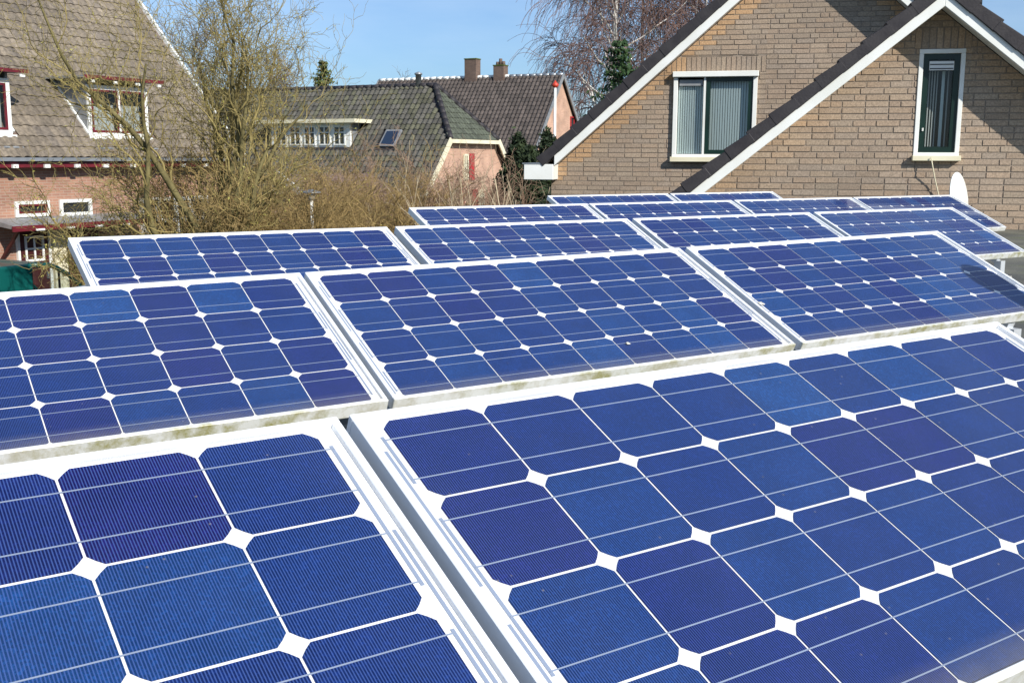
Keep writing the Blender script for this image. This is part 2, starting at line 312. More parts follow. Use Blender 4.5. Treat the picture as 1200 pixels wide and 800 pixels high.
# ------------------------------------------------------------------ ground
g = MB(); S = 900; g.add([(-S, -S, 0), (S, -S, 0), (S, S, 0), (-S, S, 0)], [(0, 1, 2, 3)])
g.build('ground', 'grass', kind='structure')
AZA = R(63); EA = Vector((math.sin(AZA), math.cos(AZA), 0)); NA = Vector((-math.cos(AZA), math.sin(AZA), 0))
def strip(name, mat, y0, y1, z, x0=-40, x1=70):
    m = MB(); P = [EA*x0+NA*y0, EA*x1+NA*y0, EA*x1+NA*y1, EA*x0+NA*y1]
    m.prism([(q.x, q.y) for q in P], -.05, z, axis='z'); m.build(name, mat, kind='structure')
strip('road', 'asphalt', 13.2, 18.4, .004)
strip('pavement', 'paving', 18.4, 20.3, .12)

# ------------------------------------------------------------------ the flat roof that carries the panels
AZ = R(47); EH = Vector((math.cos(AZ), -math.sin(AZ), 0)); NH = Vector((math.sin(AZ), math.cos(AZ), 0))
YW = 11.464; ZR = 3.126
bld = empty('flat_roofed_annex', NH*(YW-12.6), -AZ, 'low flat roofed brick annex carrying the rows of solar panels', 'annex')
# local x along EH, local y along NH; left edge runs along NH
xl = (Vector((1.1, 5.6, 0))).dot(EH)
XR = 4.4
YA = 9.74; XI = -1.2     # the part left of the near gable ends sooner
MB().box(xl+.12, XR-.12, .12, YA-.12, 0, ZR-.16).build('wall', 'tan brick', bld); MB().box(XI+.12, XR-.12, YA-.118, 12.57, 0, ZR-.16).build('wall', 'tan brick', bld)
MB().prism([(xl, 0), (XR, 0), (XR, 12.59), (XI, 12.59), (XI, YA), (xl, YA)], ZR-.16, ZR, axis='z').build('roof_deck', 'bitumen', bld)
for q in ((xl-.05, xl, -.05, YA), (xl, XR, -.05, -.001), (XR, XR+.05, -.05, 12.55), (xl-.05, XI-.05, YA+.001, YA+.05), (XI-.05, XI-.001, YA+.001, 12.55)): MB().box(*q, ZR-.2, ZR+.02).build('roof_edge_trim', 'lead', bld)

# ------------------------------------------------------------------ solar panels
PW, PH = 1.209, .537; TILT = 0.43693; ZTOP = CZ-.27634
ROWS = [ # y, x of each panel, dz, slope, rotation
 (1.0059, [-0.7440, 0.4790], .0069, .0002, .0159),
 (2.5197, [-0.1698, 1.0519, 2.288], -.0152, .0096, -.0258),
 (3.8844, [.789, 2.0359, 3.2788, 4.5266], .0029, -.0007, .001),
 (5.1584, [2.7875, 4.0244, 5.2609, 6.493], .0104, -.0021, .0168),
 (6.6928, [4.8037, 6.0422], -.005, -.0009, .0044)]
CPX, CPY, CSX, CSY, MX, MT, CH = .1278, .1298, .1252, .1268, (PW-(8*.1278+.1252))/2, .0125, .0125
def cell_mesh():
    a, b, c = CSX/2, CSY/2, CH
    pts = []
    for sx_, sy_, order in ((1, -1, 0), (1, 1, 1), (-1, 1, 0), (-1, -1, 1)):
        q = [(sx_*(a-c), sy_*b), (sx_*(a-c*.47), sy_*(b-c*.47)), (sx_*a, sy_*(b-c))]
        pts += q if order == 0 else q[::-1]
    m = MB(); m.prism(pts, 0, .0004, axis='z'); return m.mesh('cell', 'silicon cell')
def frame_mesh():
    m = MB(); w, d = .0095, -.033
    m.box(0, PW, PH-w, PH, d, 0); m.box(0, PW, 0, w, d, 0); m.box(0, w, w, PH-w, d, 0); m.box(PW-w, PW, w, PH-w, d, 0)
    return m.mesh('frame', 'panel frame')
def quad_mesh(name, mat, x0, x1, y0, y1, z): return MB().add([(x0, y0, z), (x1, y0, z), (x1, y1, z), (x0, y1, z)], [(0, 1, 2, 3)]).mesh(name, mat)
ME_CELL, ME_FRAME = cell_mesh(), frame_mesh()
ME_BACK = MB().box(.0095, PW-.0095, .0095, PH-.0095, -.010, -.0072).mesh('backsheet', 'backsheet')
ME_GLASS = quad_mesh('glass', 'panel glass', .0095, PW-.0095, .0095, PH-.0095, -.0022)
def vrow(r_): return PH-(MT+CSY/2+r_*CPY)           # cell centre height in the panel
ME_BUS = MB().box(MX-.009, PW-MX+.009, -.00075, .00075, 0, .0003).mesh('busbar', 'ribbon')
def ribbon_mesh(L): return MB().box(-.0019, .0019, -L/2, L/2, 0, .0003).mesh('ribbon', 'ribbon')
BUSO = .0328
ME_R1 = ribbon_mesh(2*BUSO+.012); ME_R2 = ribbon_mesh(CPY+2*BUSO+.01); ME_R3 = ribbon_mesh(CPY*1.55)
ME_PAN_N = [0]
ROWNAME = ['row farthest from the gables', 'row second farthest from the gables', 'middle row', 'row second nearest the gables', 'short row nearest the gables']
ORD = ['first', 'second', 'third', 'fourth']
def mount_mesh_parts():
    """triangle stand in a frame whose x,y are the panel's low left corner on the roof"""
    hl = ZTOP-PH*math.sin(TILT)-.033*math.cos(TILT)-ZR         # underside at low edge
    yb = PH*math.cos(TILT); hh = hl+PH*math.sin(TILT)
    ny = .033*math.sin(TILT)
    out = []
    for x in (.22, .985):
        m = MB(); m.box(x-.02, x+.02, -.02, yb+.03, .03, .055); m.box(x-.02, x+.02, .0, .04, .055, hl-.012); m.box(x-.02, x+.02, yb-.06, yb-.02, .055, hh-.045)
        m.bar((x, ny+.015, hl-.018+.015*math.tan(TILT)), (x, yb+ny-.02, hh-.018-.02*math.tan(TILT)), .036, .034); out.append(('stand', m.mesh('stand', 'aluminium')))
    m = MB(); m.box(.03, PW-.03, .06, .36, 0, .03); out.append(('ballast_slab', m.mesh('ballast_slab', 'concrete')))
    return out
MOUNT = mount_mesh_parts()
for ri, (y, xs, dz, sl, rz) in enumerate(ROWS):
    ex = Vector((1, rz, sl)).normalized(); ey = -Vector((0, -math.cos(TILT), -math.sin(TILT))); ey = (ey-ex*ey.dot(ex)).normalized(); ez = ex.cross(ey)
    for k, x in enumerate(xs):
        xm = x-xs[0]; O = Vector((x, y+rz*xm, ZTOP+dz+sl*xm)); base = O-ey*PH
        kk = len(xs)-1-k
        p = empty('solar_panel', (0, 0, 0), 0, 'blue solar panel, %s from the dish side in the %s' % (ORD[kk], ROWNAME[ri]), 'solar panel', 'solar panels on the flat roof')
        Mw = Matrix((ex, ey, ez)).transposed().to_4x4(); Mw.translation = base; p.matrix_world = Mw
        bevel(link('frame', ME_FRAME, p), .0012)
        link('backsheet', ME_BACK, p)
        for r_ in range(4):
            for c_ in range(9): link('cell', ME_CELL, p, loc=(MX+CSX/2+c_*CPX, vrow(r_), -.0068))
            for s in (-1, 1): link('busbar', ME_BUS, p, loc=(0, vrow(r_)+s*BUSO, -.0063))
        for side in (0, 1):
            X = (lambda a: a if side == 0 else PW-a)
            if side == 0: pieces = [(ME_R1, .0225, vrow(0)), (ME_R2, .0225, (vrow(1)+vrow(2))/2), (ME_R1, .0225, vrow(3)), (ME_R3, .0155, (vrow(0)+vrow(1))/2-.02), (ME_R3, .0155, (vrow(2)+vrow(3))/2-.01)]
            else: pieces = [(ME_R2, .0225, (vrow(0)+vrow(1))/2), (ME_R2, .0225, (vrow(2)+vrow(3))/2), (ME_R3, .0155, (vrow(1)+vrow(2))/2)]
            for me, a, v in pieces: link('ribbon', me, p, loc=(X(a), v, -.0068))
        link('glass', ME_GLASS, p)
        q = empty('panel_stand', (base.x, base.y, ZR), math.atan(rz), 'grey aluminium triangle stand on a concrete slab under a solar panel', 'panel stand', 'stands under the solar panels')
        for nme, me in MOUNT: link(nme, me, q, loc=(0, 0, (dz+sl*xm) if nme == 'stand' else 0))
        # feet of the stand reach down to the slab

def dropping(row, k, u, v, r_, label):
    y, xs, dz, sl, rz = ROWS[row]; ex = Vector((1, rz, sl)).normalized(); ey = Vector((0, math.cos(TILT), math.sin(TILT))); ey = (ey-ex*ey.dot(ex)).normalized(); ez = ex.cross(ey)
    O = Vector((xs[k], y+rz*(xs[k]-xs[0]), ZTOP+dz+sl*(xs[k]-xs[0])))+ex*u-ey*v-ez*.0021
    m = MB(); n = 14; vs = [O+ez*.0016]; rr = [r_*random.uniform(.65, 1.25) for _ in range(n)]
    for f, h in ((.55, .0013), (1, .0)): vs += [O+(ex*math.cos(6.283*i/n)+ey*math.sin(6.283*i/n))*rr[i]*f+ez*h for i in range(n)]
    m.add(vs, [(0, 1+i, 1+(i+1) % n) for i in range(n)]+[(1+i, 1+n+i, 1+n+(i+1) % n, 1+(i+1) % n) for i in range(n)])
    smooth(m.build('bird_dropping', 'dropping', label=label, cat='bird dropping'))
noise_mat('dropping', (.72, .72, .66), (.45, .42, .34), 90, .8)
dropping(1, 2, .026, .33, .011, 'white bird dropping at the left margin of the panel shaded by a pipe')
dropping(1, 1, .70, .44, .006, 'small grey bird dropping on the middle panel of its row')
vp = empty('vent_pipe', (3.47, 1.12, ZR), 0, 'grey roof vent pipe with a domed cap beside the panel rows', 'vent pipe')
smooth(MB().lathe([(.16, 0), (.15, .02), (.07, .05), (.055, .10), (.055, .86)], n=18).build('pipe', 'zinc', vp)); smooth(MB().lathe([(.08, .86), (.082, .91), (.066, .96), (.035, .99), (.002, 1.0)], n=18).build('cap', 'zinc', vp))

# ------------------------------------------------------------------ brickwork and tiles
def brick_rects(x0, x1, z0, z1, course=.0625, L=.21, j=.012):
    """courses of stretchers with a header now and then"""
    out = []; nz = int((z1-z0)/course)+1
    for i in range(nz):
        x = x0-random.choice((0, .055, .11, .165)); z = z0+i*course
        while x < x1:
            w = L if random.random() > .16 else .099
            out.append((x, x+w, z, z+course-j)); x += w+j
    return out
def brick_col(x, z, warm):
    t = random.random(); v = random.uniform(.93, 1.06)
    c = [(.305, .243, .182), (.296, .241, .188), (.316, .245, .180), (.302, .234, .174), (.288, .230, .176), (.318, .256, .192)][int(t*6)]
    if warm > 0: c = tuple(a*(1-warm)+b*warm for a, b in zip(c, (.42, .275, .155)))
    v *= 1+.20*(mnoise.noise(Vector((x*1.1, z*1.6, 3.3)))+.5*mnoise.noise(Vector((x*3.1, z*2.2, 9.1))))
    return (c[0]*v*.98, c[1]*v*.965, c[2]*v*.955)
SHARED = {}
def brick_wall(parent, poly, holes, y, lintels, warmf, n_single, single_ok, facing=-1, depth=.02):
    """mortar wall with bricks standing 6 mm proud; the nearest bricks are objects of their own"""
    hp = edges_of(poly); xs = [a for a, b in poly]; zs = [b for a, b in poly]
    m = MB()
    for q in holes_split(poly, holes): m.prism(q, y+.006, y+.14)
    wall = m.build('gable_wall', 'mortar', parent)
    joined = MB(); singles = []
    cut = holes + lintels
    rects = [([(a, c), (b, c), (b, d), (a, d)], True) for a, b, c, d in brick_rects(min(xs), max(xs), min(zs), max(zs))]
    for x0, x1, z0, z1 in lintels:
        n = max(1, round((x1-x0)/.0625)); w = (x1-x0)/n
        for i in range(n): rects.append(([(x0+i*w+.006, z0+.006), (x0+(i+1)*w-.006, z0+.006), (x0+(i+1)*w-.006, z1-.012), (x0+i*w+.006, z1-.012)], False))
    for rc, normal in rects:
        q = rc
        for h in hp:
            q = clip(q, *h)
            if len(q) < 3: break
        if area(q) < 2e-4: continue
        for s in (holes_split(q, cut) if normal else [q]):
            if area(s) < 3e-4: continue
            cx_ = sum(a for a, b in s)/len(s); cz_ = sum(b for a, b in s)/len(s); col = brick_col(cx_, cz_, warmf(cx_, cz_)); yy = y+random.uniform(-.0025, .0015)
            full = len(s) == 4 and abs(area(s)-area(rc)) < 1e-6
            if full and normal and single_ok(cx_, cz_) and len(singles) < n_single:
                w = round(s[1][0]-s[0][0], 4)
                if w not in SHARED: SHARED[w] = MB().box(-w/2, w/2, 0, depth, -.02525, .02525).mesh('brick', 'brick')
                singles.append(1); link('brick', SHARED[w], wall, loc=(cx_, yy, cz_), color=col)
            else: joined.prism(s, yy, yy+depth, col)
    joined.build('brickwork', 'bricks', wall, kind='stuff')
    return wall
def tile_mesh_pts(w, l, h=.028, n=6):
    """one pantile: S shaped across, a lip at its lower end; x across, y up the slope, z out of it"""
    vs, fs = [], []
    prof = [(i/n*w*1.12-w*.06, h*(.5+.5*math.sin(i/n*2*math.pi-.6))) for i in range(n+1)]
    for yy, dz in ((-l*.04, .030), (l*1.05, .002)):
        vs += [(a, yy, b+dz) for a, b in prof]
    vs += [(a, -l*.04, b+.012) for a, b in prof]
    k = n+1
    for i in range(n): fs.append((i, i+1, k+i+1, k+i)); fs.append((2*k+i, 2*k+i+1, i+1, i))
    return vs, fs
def tiled_slope(parent, O, ax, up, W, L, w, l, colf, holes=(), n_single=0, single_key=None, keep=None, h=.034):
    """tiles on the slope that starts at O, ax along the eave, up the slope (unit vectors in the parent frame)"""
    ax, up = Vector(ax).normalized(), Vector(up).normalized(); nz = ax.cross(up)
    vs, fs = tile_mesh_pts(w, l, h)
    Rm = Matrix((ax, up, nz)).transposed().to_4x4()
    cand = []
    nx, ny = int(W/w+.5), int(L/l+.5)
    for j in range(ny):
        for i in range(nx):
            x, y = i*w, j*l
            if any(a-.5*w < x+.5*w < b+.5*w and c-.5*l < y+.5*l < d+.2*l for a, b, c, d in holes): continue
            if keep and not keep(x+w/2, y+l/2): continue
            cand.append((x, y))
    singles = set()
    if n_single:
        cs = sorted(cand, key=single_key); singles = set(cs[:n_single])
        me = MB().add(vs, fs).mesh('roof_tile', 'roof tile')
    J = MB()
    for x, y in cand:
        P = Vector(O)+ax*(x+random.uniform(-.004, .004))+up*(y+random.uniform(-.006, .006))+nz*random.uniform(0, .006); col = colf(x, y)
        if (x, y) in singles:
            o = link('roof_tile', me, parent, color=col); Mx = Rm.copy(); Mx.translation = P; o.matrix_local = Mx
        else: J.add([P+Rm.to_3x3() @ Vector(q) for q in vs], fs, col)
    J.build('tile_field', 'roof tiles', parent, kind='stuff')
def verge(parent, a, b, n, y0, th=.155, wdt=.2, skew=.022):
    """stepped verge tiles along the rake from a (low) to b (high) in x,z; y0 is the front"""
    a, b = Vector((a[0], 0, a[1])), Vector((b[0], 0, b[1])); d = (b-a)/n; L = d.length; u = d.normalized(); nrm = Vector((-u.z, 0, u.x)) if u.x > 0 else Vector((u.z, 0, -u.x))
    thn = th*abs(u.x)
    for i in range(n):
        q = a+d*i-u*.012; r_ = a+d*(i+1)+u*.012
        m = MB(); pts = [q-nrm*.012, r_-nrm*.006, r_+nrm*(thn-skew), q+nrm*(thn+.004)]
        yy = y0-(.004 if i % 2 else 0)-.006*random.random()
        m.prism([(v.x, v.z) for v in pts], yy, yy+wdt)
        bevel(m.build('verge_tile', 'verge tile', parent), .006)

# ------------------------------------------------------------------ the brick house with two gables (local x along its gable walls, y inwards)
hs = empty('brick_house', NH*YW, -AZ, 'tan brick house with two dark tiled gables behind the panels', 'house')
OV = .33
AXn, AZn, SLn = 1.544, 5.215, .81        # lower edge of the near barge boards: apex x, apex z, slope
AXf, AZf, SLf = .489, 6.56, .876
YF = 14.628-YW
zn = lambda x: AZn-SLn*abs(x-AXn)
zf = lambda x: AZf-SLf*abs(x-AXf)
XL, XRn = -1.25, 4.34
FL, FR = -2.88, 3.86
WN = (1.385, 1.81, 3.825, 4.855); WF = (-1.256, -.183, 3.80, 4.90)
pn = [(XL, 0), (XRn, 0), (XRn, zn(XRn)+.02), (AXn, AZn+.02), (XL, zn(XL)+.02)]
pf = [(FL, 0), (FR, 0), (FR, zf(FR)+.02), (AXf, AZf+.02), (FL, zf(FL)+.02)]
wn = lambda x, z: max(0, min(1, (.42-(zn(x)-z))*1.6))*random.random()*.8+.18*random.random()
wf = lambda x, z: .9*(zf(x)-z < .17)+.1*random.random()
near_seen = lambda x, z: z > 3.12 and -1.0 < x < 2.6
brick_wall(hs, pn, [WN], 0, [(WN[0]-.05, WN[1]+.05, WN[3], WN[3]+.21)], wn, 300, near_seen)
brick_wall(hs, pf, [WF], YF, [(WF[0]-.1, WF[1]+.1, WF[3], WF[3]+.21)], wf, 0, lambda x, z: False)
m = MB()   # side and back walls
m.box(XL, XL+.12, .145, YF-.01, 0, zn(XL)-.02); m.box(XRn-.12, XRn, .145, YF-.01, 0, zn(XRn)-.02)
m.box(FL, FL+.12, YF+.145, YF+8, 0, zf(FL)-.05); m.box(FR-.12, FR, YF+.145, YF+8, 0, zf(FR)-.05)
m.prism([(FL+.12, 0), (FR-.12, 0), (FR-.12, zf(FR)-.05), (AXf, AZf-.05), (FL+.12, zf(FL)-.05)], YF+7.88, YF+8)
m.build('wall', 'tan brick', hs)
roof = link('roof', MB().mesh('roof', 'verge tile'), hs)
def slab(x0, z0, x1, z1, y0, y1, th):
    return MB().prism([(x0, z0), (x1, z1), (x1, z1+th), (x0, z0+th)] if x1 > x0 else [(x1, z1), (x0, z0), (x0, z0+th), (x1, z1+th)], y0, y1)
EXn, EXf, EXb = 2.95, 3.42, 3.27     # half widths of the roofs with their eaves
R0 = MB()
for s in (-1, 1):
    R0.prism([(AXn, AZn+.10), (AXn, AZn+.20), (AXn+s*EXn, AZn-SLn*EXn+.20), (AXn+s*EXn, AZn-SLn*EXn+.10)][::s], -OV+.05, YF-.004)
    R0.prism([(AXf, AZf+.12), (AXf, AZf+.24), (AXf+s*EXf, AZf-SLf*EXf+.24), (AXf+s*EXf, AZf-SLf*EXf+.12)][::s], YF-OV+.05, YF+8.3)
roof.data = R0.mesh('roof', 'verge tile')
for s in (-1, 1):
    # barge boards
    m = MB(); m.prism([(AXn, AZn), (AXn, AZn+.12), (AXn+s*EXn, AZn-SLn*EXn+.12), (AXn+s*EXn, AZn-SLn*EXn)][::s], -OV, -OV+.045); bevel(m.build('barge_board', 'white paint', hs), .004)
    m = MB(); m.prism([(AXf, AZf), (AXf, AZf+.135), (AXf+s*EXb, AZf-SLf*EXb+.135), (AXf+s*EXb, AZf-SLf*EXb)][::s], YF-OV, YF-OV+.045); bevel(m.build('barge_board', 'white paint', hs), .004)
    # soffits between board and wall
    m = MB(); m.prism([(AXn, AZn+.03), (AXn, AZn+.06), (AXn+s*EXn, AZn-SLn*EXn+.06), (AXn+s*EXn, AZn-SLn*EXn+.03)][::s], -OV+.047, .004); m.build('soffit', 'white paint', hs)
    m = MB(); m.prism([(AXf, AZf+.03), (AXf, AZf+.06), (AXf+s*EXb, AZf-SLf*EXb+.06), (AXf+s*EXb, AZf-SLf*EXb+.03)][::s], YF-OV+.047, YF+.004); m.build('soffit', 'white paint', hs)
    verge(roof, (AXn+s*EXn, AZn-SLn*EXn+.125), (AXn+s*.02, AZn+.125-SLn*.02), 14, -OV-.02)
    verge(roof, (AXf+s*EXf, AZf-SLf*EXf+.14), (AXf+s*.02, AZf+.14-SLf*.02), 15, YF-OV-.02, .175)
# boxed gutter at the left eave of the farther gable
zb = 3.51; m = MB(); m.box(-3.19, -2.79, YF-OV-.012, YF+8.2, zb, zb+.205); bevel(m.build('gutter_box', 'white paint', hs), .006)
m = MB(); m.box(-3.21, -2.95, YF-OV-.02, YF+8.2, zb+.207, zb+.222); m.build('gutter_lip', 'zinc', hs)
# windows
def rect_frame(m, x0, x1, z0, z1, w, y0, y1):
    m.box(x0, x1, y0, y1, z0, z0+w); m.box(x0, x1, y0, y1, z1-w, z1); m.box(x0, x0+w, y0, y1, z0+w, z1-w); m.box(x1-w, x1, y0, y1, z0+w, z1-w); return m
def reveal(parent, x0, x1, z0, z1, y0, y1):
    m = MB(); a = [(x0, y0, z0), (x1, y0, z0), (x1, y0, z1), (x0, y0, z1), (x0, y1, z0), (x1, y1, z0), (x1, y1, z1), (x0, y1, z1)]
    m.add(a, [(4, 5, 6, 7), (0, 1, 5, 4), (1, 2, 6, 5), (2, 3, 7, 6), (3, 0, 4, 7)]); return m.build('reveal', 'dark interior', parent)
def pane(parent, x0, x1, z0, z1, y): return MB().add([(x0, y, z0), (x1, y, z0), (x1, y, z1), (x0, y, z1)], [(0, 1, 2, 3)]).build('pane', 'window glass', parent)
# far window: wide, white frame, blinds, green sash at the right
x0, x1, z0, z1 = WF
w = link('window', rect_frame(MB(), x0, x1, z0, z1, .055, YF-.05, YF+.06).mesh('window', 'white paint'), hs, label='wide white framed window with vertical blinds')
bevel(w, .004)
xm_ = x0+.405
MB().box(xm_-.014, xm_+.014, YF-.045, YF+.05, z0+.055, z1-.055).build('mullion', 'white paint', w)
bevel(MB().box(x0-.012, x1+.012, YF-.095, YF-.003, z1-.06, z1+.012).build('shutter_box', 'white paint', w), .006)
bevel(MB().box(x0-.02, x1+.02, YF-.10, YF+.003, z0-.045, z0+.02).build('sill', 'cream paint', w), .005)
MB().box(x0+.075, xm_-.03, YF-.012, YF+.03, z1-.165, z1-.09).build('ventilation_grille', 'lead', w)
rect_frame(MB(), xm_+.016, x1-.057, z0+.057, z1-.057, .055, YF-.03, YF+.045).build('green_sash', 'green paint', w)
pane(w, x0+.055, xm_-.014, z0+.055, z1-.16, YF+.01); pane(w, xm_+.07, x1-.11, z0+.11, z1-.11, YF+.01)
reveal(w, x0+.004, x1-.004, z0+.004, z1-.004, YF+.065, YF+.6)
def blinds(parent, xa, xb, za, zb_, y, n, ang=.5):
    for i in range(n):
        xx = xa+(i+.5)*(xb-xa)/n; ww = (xb-xa)/n*.43; dx, dy = ww*math.cos(ang), ww*math.sin(ang)
        m = MB(); m.add([(xx-dx, y-dy, za), (xx+dx, y+dy, za), (xx+dx, y+dy, zb_), (xx-dx, y-dy, zb_)], [(0, 1, 2, 3)]).build('blind_slat', 'blind', parent)
blinds(w, x0+.06, xm_-.02, z0+.06, z1-.17, YF+.04, 11, -.35); blinds(w, xm_+.07, x1-.11, z0+.1, z1-.1, YF+.05, 15, -.35)
# near window: narrow, white frame, green sash, curtain
x0, x1, z0, z1 = WN
w = link('window', rect_frame(MB(), x0, x1, z0, z1, .042, -.012, .10).mesh('window', 'white paint'), hs, label='tall narrow white framed window with a dark green sash'); bevel(w, .003)
rect_frame(MB(), x0+.043, x1-.043, z0+.043, z1-.043, .055, .012, .09).build('green_sash', 'green paint', w)
bevel(MB().box(x0-.012, x1+.012, -.075, .003, z0-.04, z0+.012).build('sill', 'cream paint', w), .004)
MB().box(x0+.1, x1-.1, .0, .03, z1-.2, z1-.115).build('ventilation_grille', 'white paint', w)
for i in range(2): MB().box(x0+.105, x1-.105, -.004, -.0005, z1-.19+.04*i, z1-.18+.04*i).build('grille_slot', 'black plastic', w)
pane(w, x0+.098, x1-.098, z0+.098, z1-.098, .04)
reveal(w, x0+.003, x1-.003, z0+.003, z1-.003, .102, .7)
for i, (xx, ww) in enumerate(((x0+.125, .010), (x0+.15, .010), (x0+.175, .012), (x0+.2, .009), (x0+.255, .028), (x0+.30, .012))): MB().box(xx-ww/2, xx+ww/2, .13, .14, z0+.1, z1-.2).build('blind_slat', 'blind' if ww > .02 else 'curtain', w)
MB().lathe([(.008, 0), (.008, .03)], (x0+.075, .0, z0+.25), 8).build('sash_handle', 'white paint', w)
# chimney pipe on the roof at the right
pp = MB().lathe([(.07, 0), (.07, .5), (.10, .5), (.10, .58), (.02, .64)], (2.05, 1.35, AZn-SLn*.5+.12), 12); smooth(pp.build('flue_pipe', 'black plastic', hs))

# cable from the window and the satellite dish on the wall
m = MB(); m.tube([(1.545, -.09, 3.82), (1.56, -.11, 3.74), (1.60, -.06, 3.60), (1.645, -.03, 3.46), (1.67, -.012, 3.36)], .006, 6)
m.v = [tuple(Matrix.Rotation(-AZ, 3, 'Z') @ Vector(q)+NH*YW) for q in m.v]
smooth(m.build('aerial_cable', 'cream paint', label='thin pale cable hanging from the narrow window to the satellite dish', cat='cable'))
dc = NH*(YW-.40)+EH*1.735+Vector((0, 0, 3.42))
dish = empty('satellite_dish', dc, 0, 'white satellite dish on the brick wall under the narrow window', 'satellite dish')
dz_ = Vector((math.sin(R(163)), math.cos(R(163)), .16)).normalized(); dx_ = Vector((0, 0, 1)).cross(dz_).normalized(); dish.rotation_euler = Matrix((dx_, dz_.cross(dx_), dz_)).transposed().to_euler()
m = MB(); pr = [(.001, .0)] + [(.25*i/8, .05*(i/8)**2) for i in range(1, 9)]
m.tube([(0, 0, z) for r_, z in pr], [r_ for r_, z in pr], 32, caps=False)
pr2 = [(.258, .052), (.259, .046)] + [(.255*i/8, .05*(i/8)**2-.010) for i in range(8, 0, -1)]
m.tube([(0, 0, z) for r_, z in [(.25, .05)]+pr2], [r_ for r_, z in [(.25, .05)]+pr2], 32, caps=False); smooth(m.build('reflector', 'white paint', dish))
smooth(MB().tube([(0, -.24, .04), (0, -.22, .16)], .01, 6).build('arm', 'lead', dish)); smooth(MB().tube([(0, -.225, .14), (0, -.205, .2)], [.028, .035], 10).build('receiver', 'black plastic', dish))
inv = dish.rotation_euler.to_matrix().inverted(); tgt = inv @ (NH*.42+Vector((0, 0, -.02)))
smooth(MB().tube([(0, 0, -.01), (0, 0, -.08), tuple(tgt)], .017, 8).build('wall_bracket', 'lead', dish))

# ------------------------------------------------------------------ the house across the street (left)
def farm(name, E, N, origin_n, label): return empty(name, N*origin_n, math.atan2(E.y, E.x), label, 'house')
ha = farm('tiled_house', EA, NA, 21.629, 'red brick house with brown pantile roof and two white dormers')
ex0, ex1, ez, tA = 9.3, 22.8, 3.75, 1.155; dA = 4.9; LA = dA*math.sqrt(1+tA*tA)
m = MB(); m.box(ex0+.2, ex1-.15, 0, .25, 0, ez-.03)
m.prism([(0.26, 0), (2*dA-.0, 0), (2*dA, ez), (dA, ez+tA*dA-.1), (.26, ez+.2)], ex1-.4, ex1-.15, axis='x'); m.prism([(0.26, 0), (2*dA-.0, 0), (2*dA, ez), (dA, ez+tA*dA-.1), (.26, ez+.2)], ex0+.2, ex0+.45, axis='x')
m.box(ex0+.2, ex1-.15, 2*dA-.25, 2*dA, 0, ez); m.build('wall', 'red brick', ha)
rA = link('roof', None, ha); OVA = .35; ez += OVA*tA   # roof plane raised so that its eave, not the wall head, sits at 3.75 m
m = MB(); m.prism([(-OVA, ez-OVA*tA), (dA, ez+tA*dA), (2*dA+OVA, ez-OVA*tA), (2*dA+OVA, ez-OVA*tA-.06), (dA, ez+tA*dA-.09), (-OVA, ez-OVA*tA-.06)], ex0, ex1, axis='x')
bpy.data.objects.remove(rA); rA = m.build('roof', 'chimney brick', ha)
# eave sits at height 3.75 above the wall face line, so start the tiles at the overhang
upA = Vector((0, 1, tA)).normalized()
D2 = (18.06, 19.9); D1 = (14.2, 15.98); zt = 5.62
yb_ = .08
def dorm_hole(a, b): return (a-ex0-.02, b-ex0+.02, (yb_+OVA)*math.sqrt(1+tA*tA), (zt-ez)/tA*math.sqrt(1+tA*tA)+OVA*math.sqrt(1+tA*tA))
colA = lambda x, y: tuple(c*V_ for V_ in [random.uniform(.84, 1.12)*(1+.35*mnoise.noise(Vector((x*.7, y*.9, 1.7))))] for c in ((.178, .146, .108) if random.random() > .12 else (.15, .125, .098)))
camA = Matrix.Rotation(-math.atan2(EA.y, EA.x), 3, 'Z') @ (Vector((0, 0, CZ))-NA*21.629)
keyA = lambda q: (0 if 5.3 < q[0] < 13.6 else 100)+(Vector((ex0+q[0], q[1]*upA.y-OVA, ez-OVA*tA+q[1]*upA.z))-camA).length
tiled_slope(rA, (ex0, -OVA, ez-OVA*tA+.012), (1, 0, 0), upA, ex1-ex0, LA+OVA*math.sqrt(1+tA*tA), .235, .31, colA, [dorm_hole(*D1), dorm_hole(*D2)], 300, keyA)
tiled_slope(rA, (ex1, 2*dA+OVA, ez-OVA*tA+.012), (-1, 0, 0), Vector((0, -1, tA)), ex1-ex0, LA+OVA*math.sqrt(1+tA*tA), .235, .31, colA)
for i in range(34): smooth(MB().tube([(ex0+i*.4, dA, ez+tA*dA+.0), (ex0+i*.4+.43, dA, ez+tA*dA+.02)], .12, 8).build('ridge_tile', 'chimney brick', rA))
# white verge strip along the right edge, in pieces
for i in range(18):
    a = Vector((ex1+.03, -OVA+(dA+OVA)*i/18, ez+.03+tA*(-OVA+(dA+OVA)*i/18))); b = Vector((ex1+.03, -OVA+(dA+OVA)*(i+.96)/18, ez+.03+tA*(-OVA+(dA+OVA)*(i+.96)/18)))
    MB().bar(a+Vector((0, 0, .035-.01*(i % 2))), b+Vector((0, 0, .02-.01*(i % 2))), .09, .13, upA.cross(Vector((1, 0, 0)))).build('verge_board', 'white paint', ha)
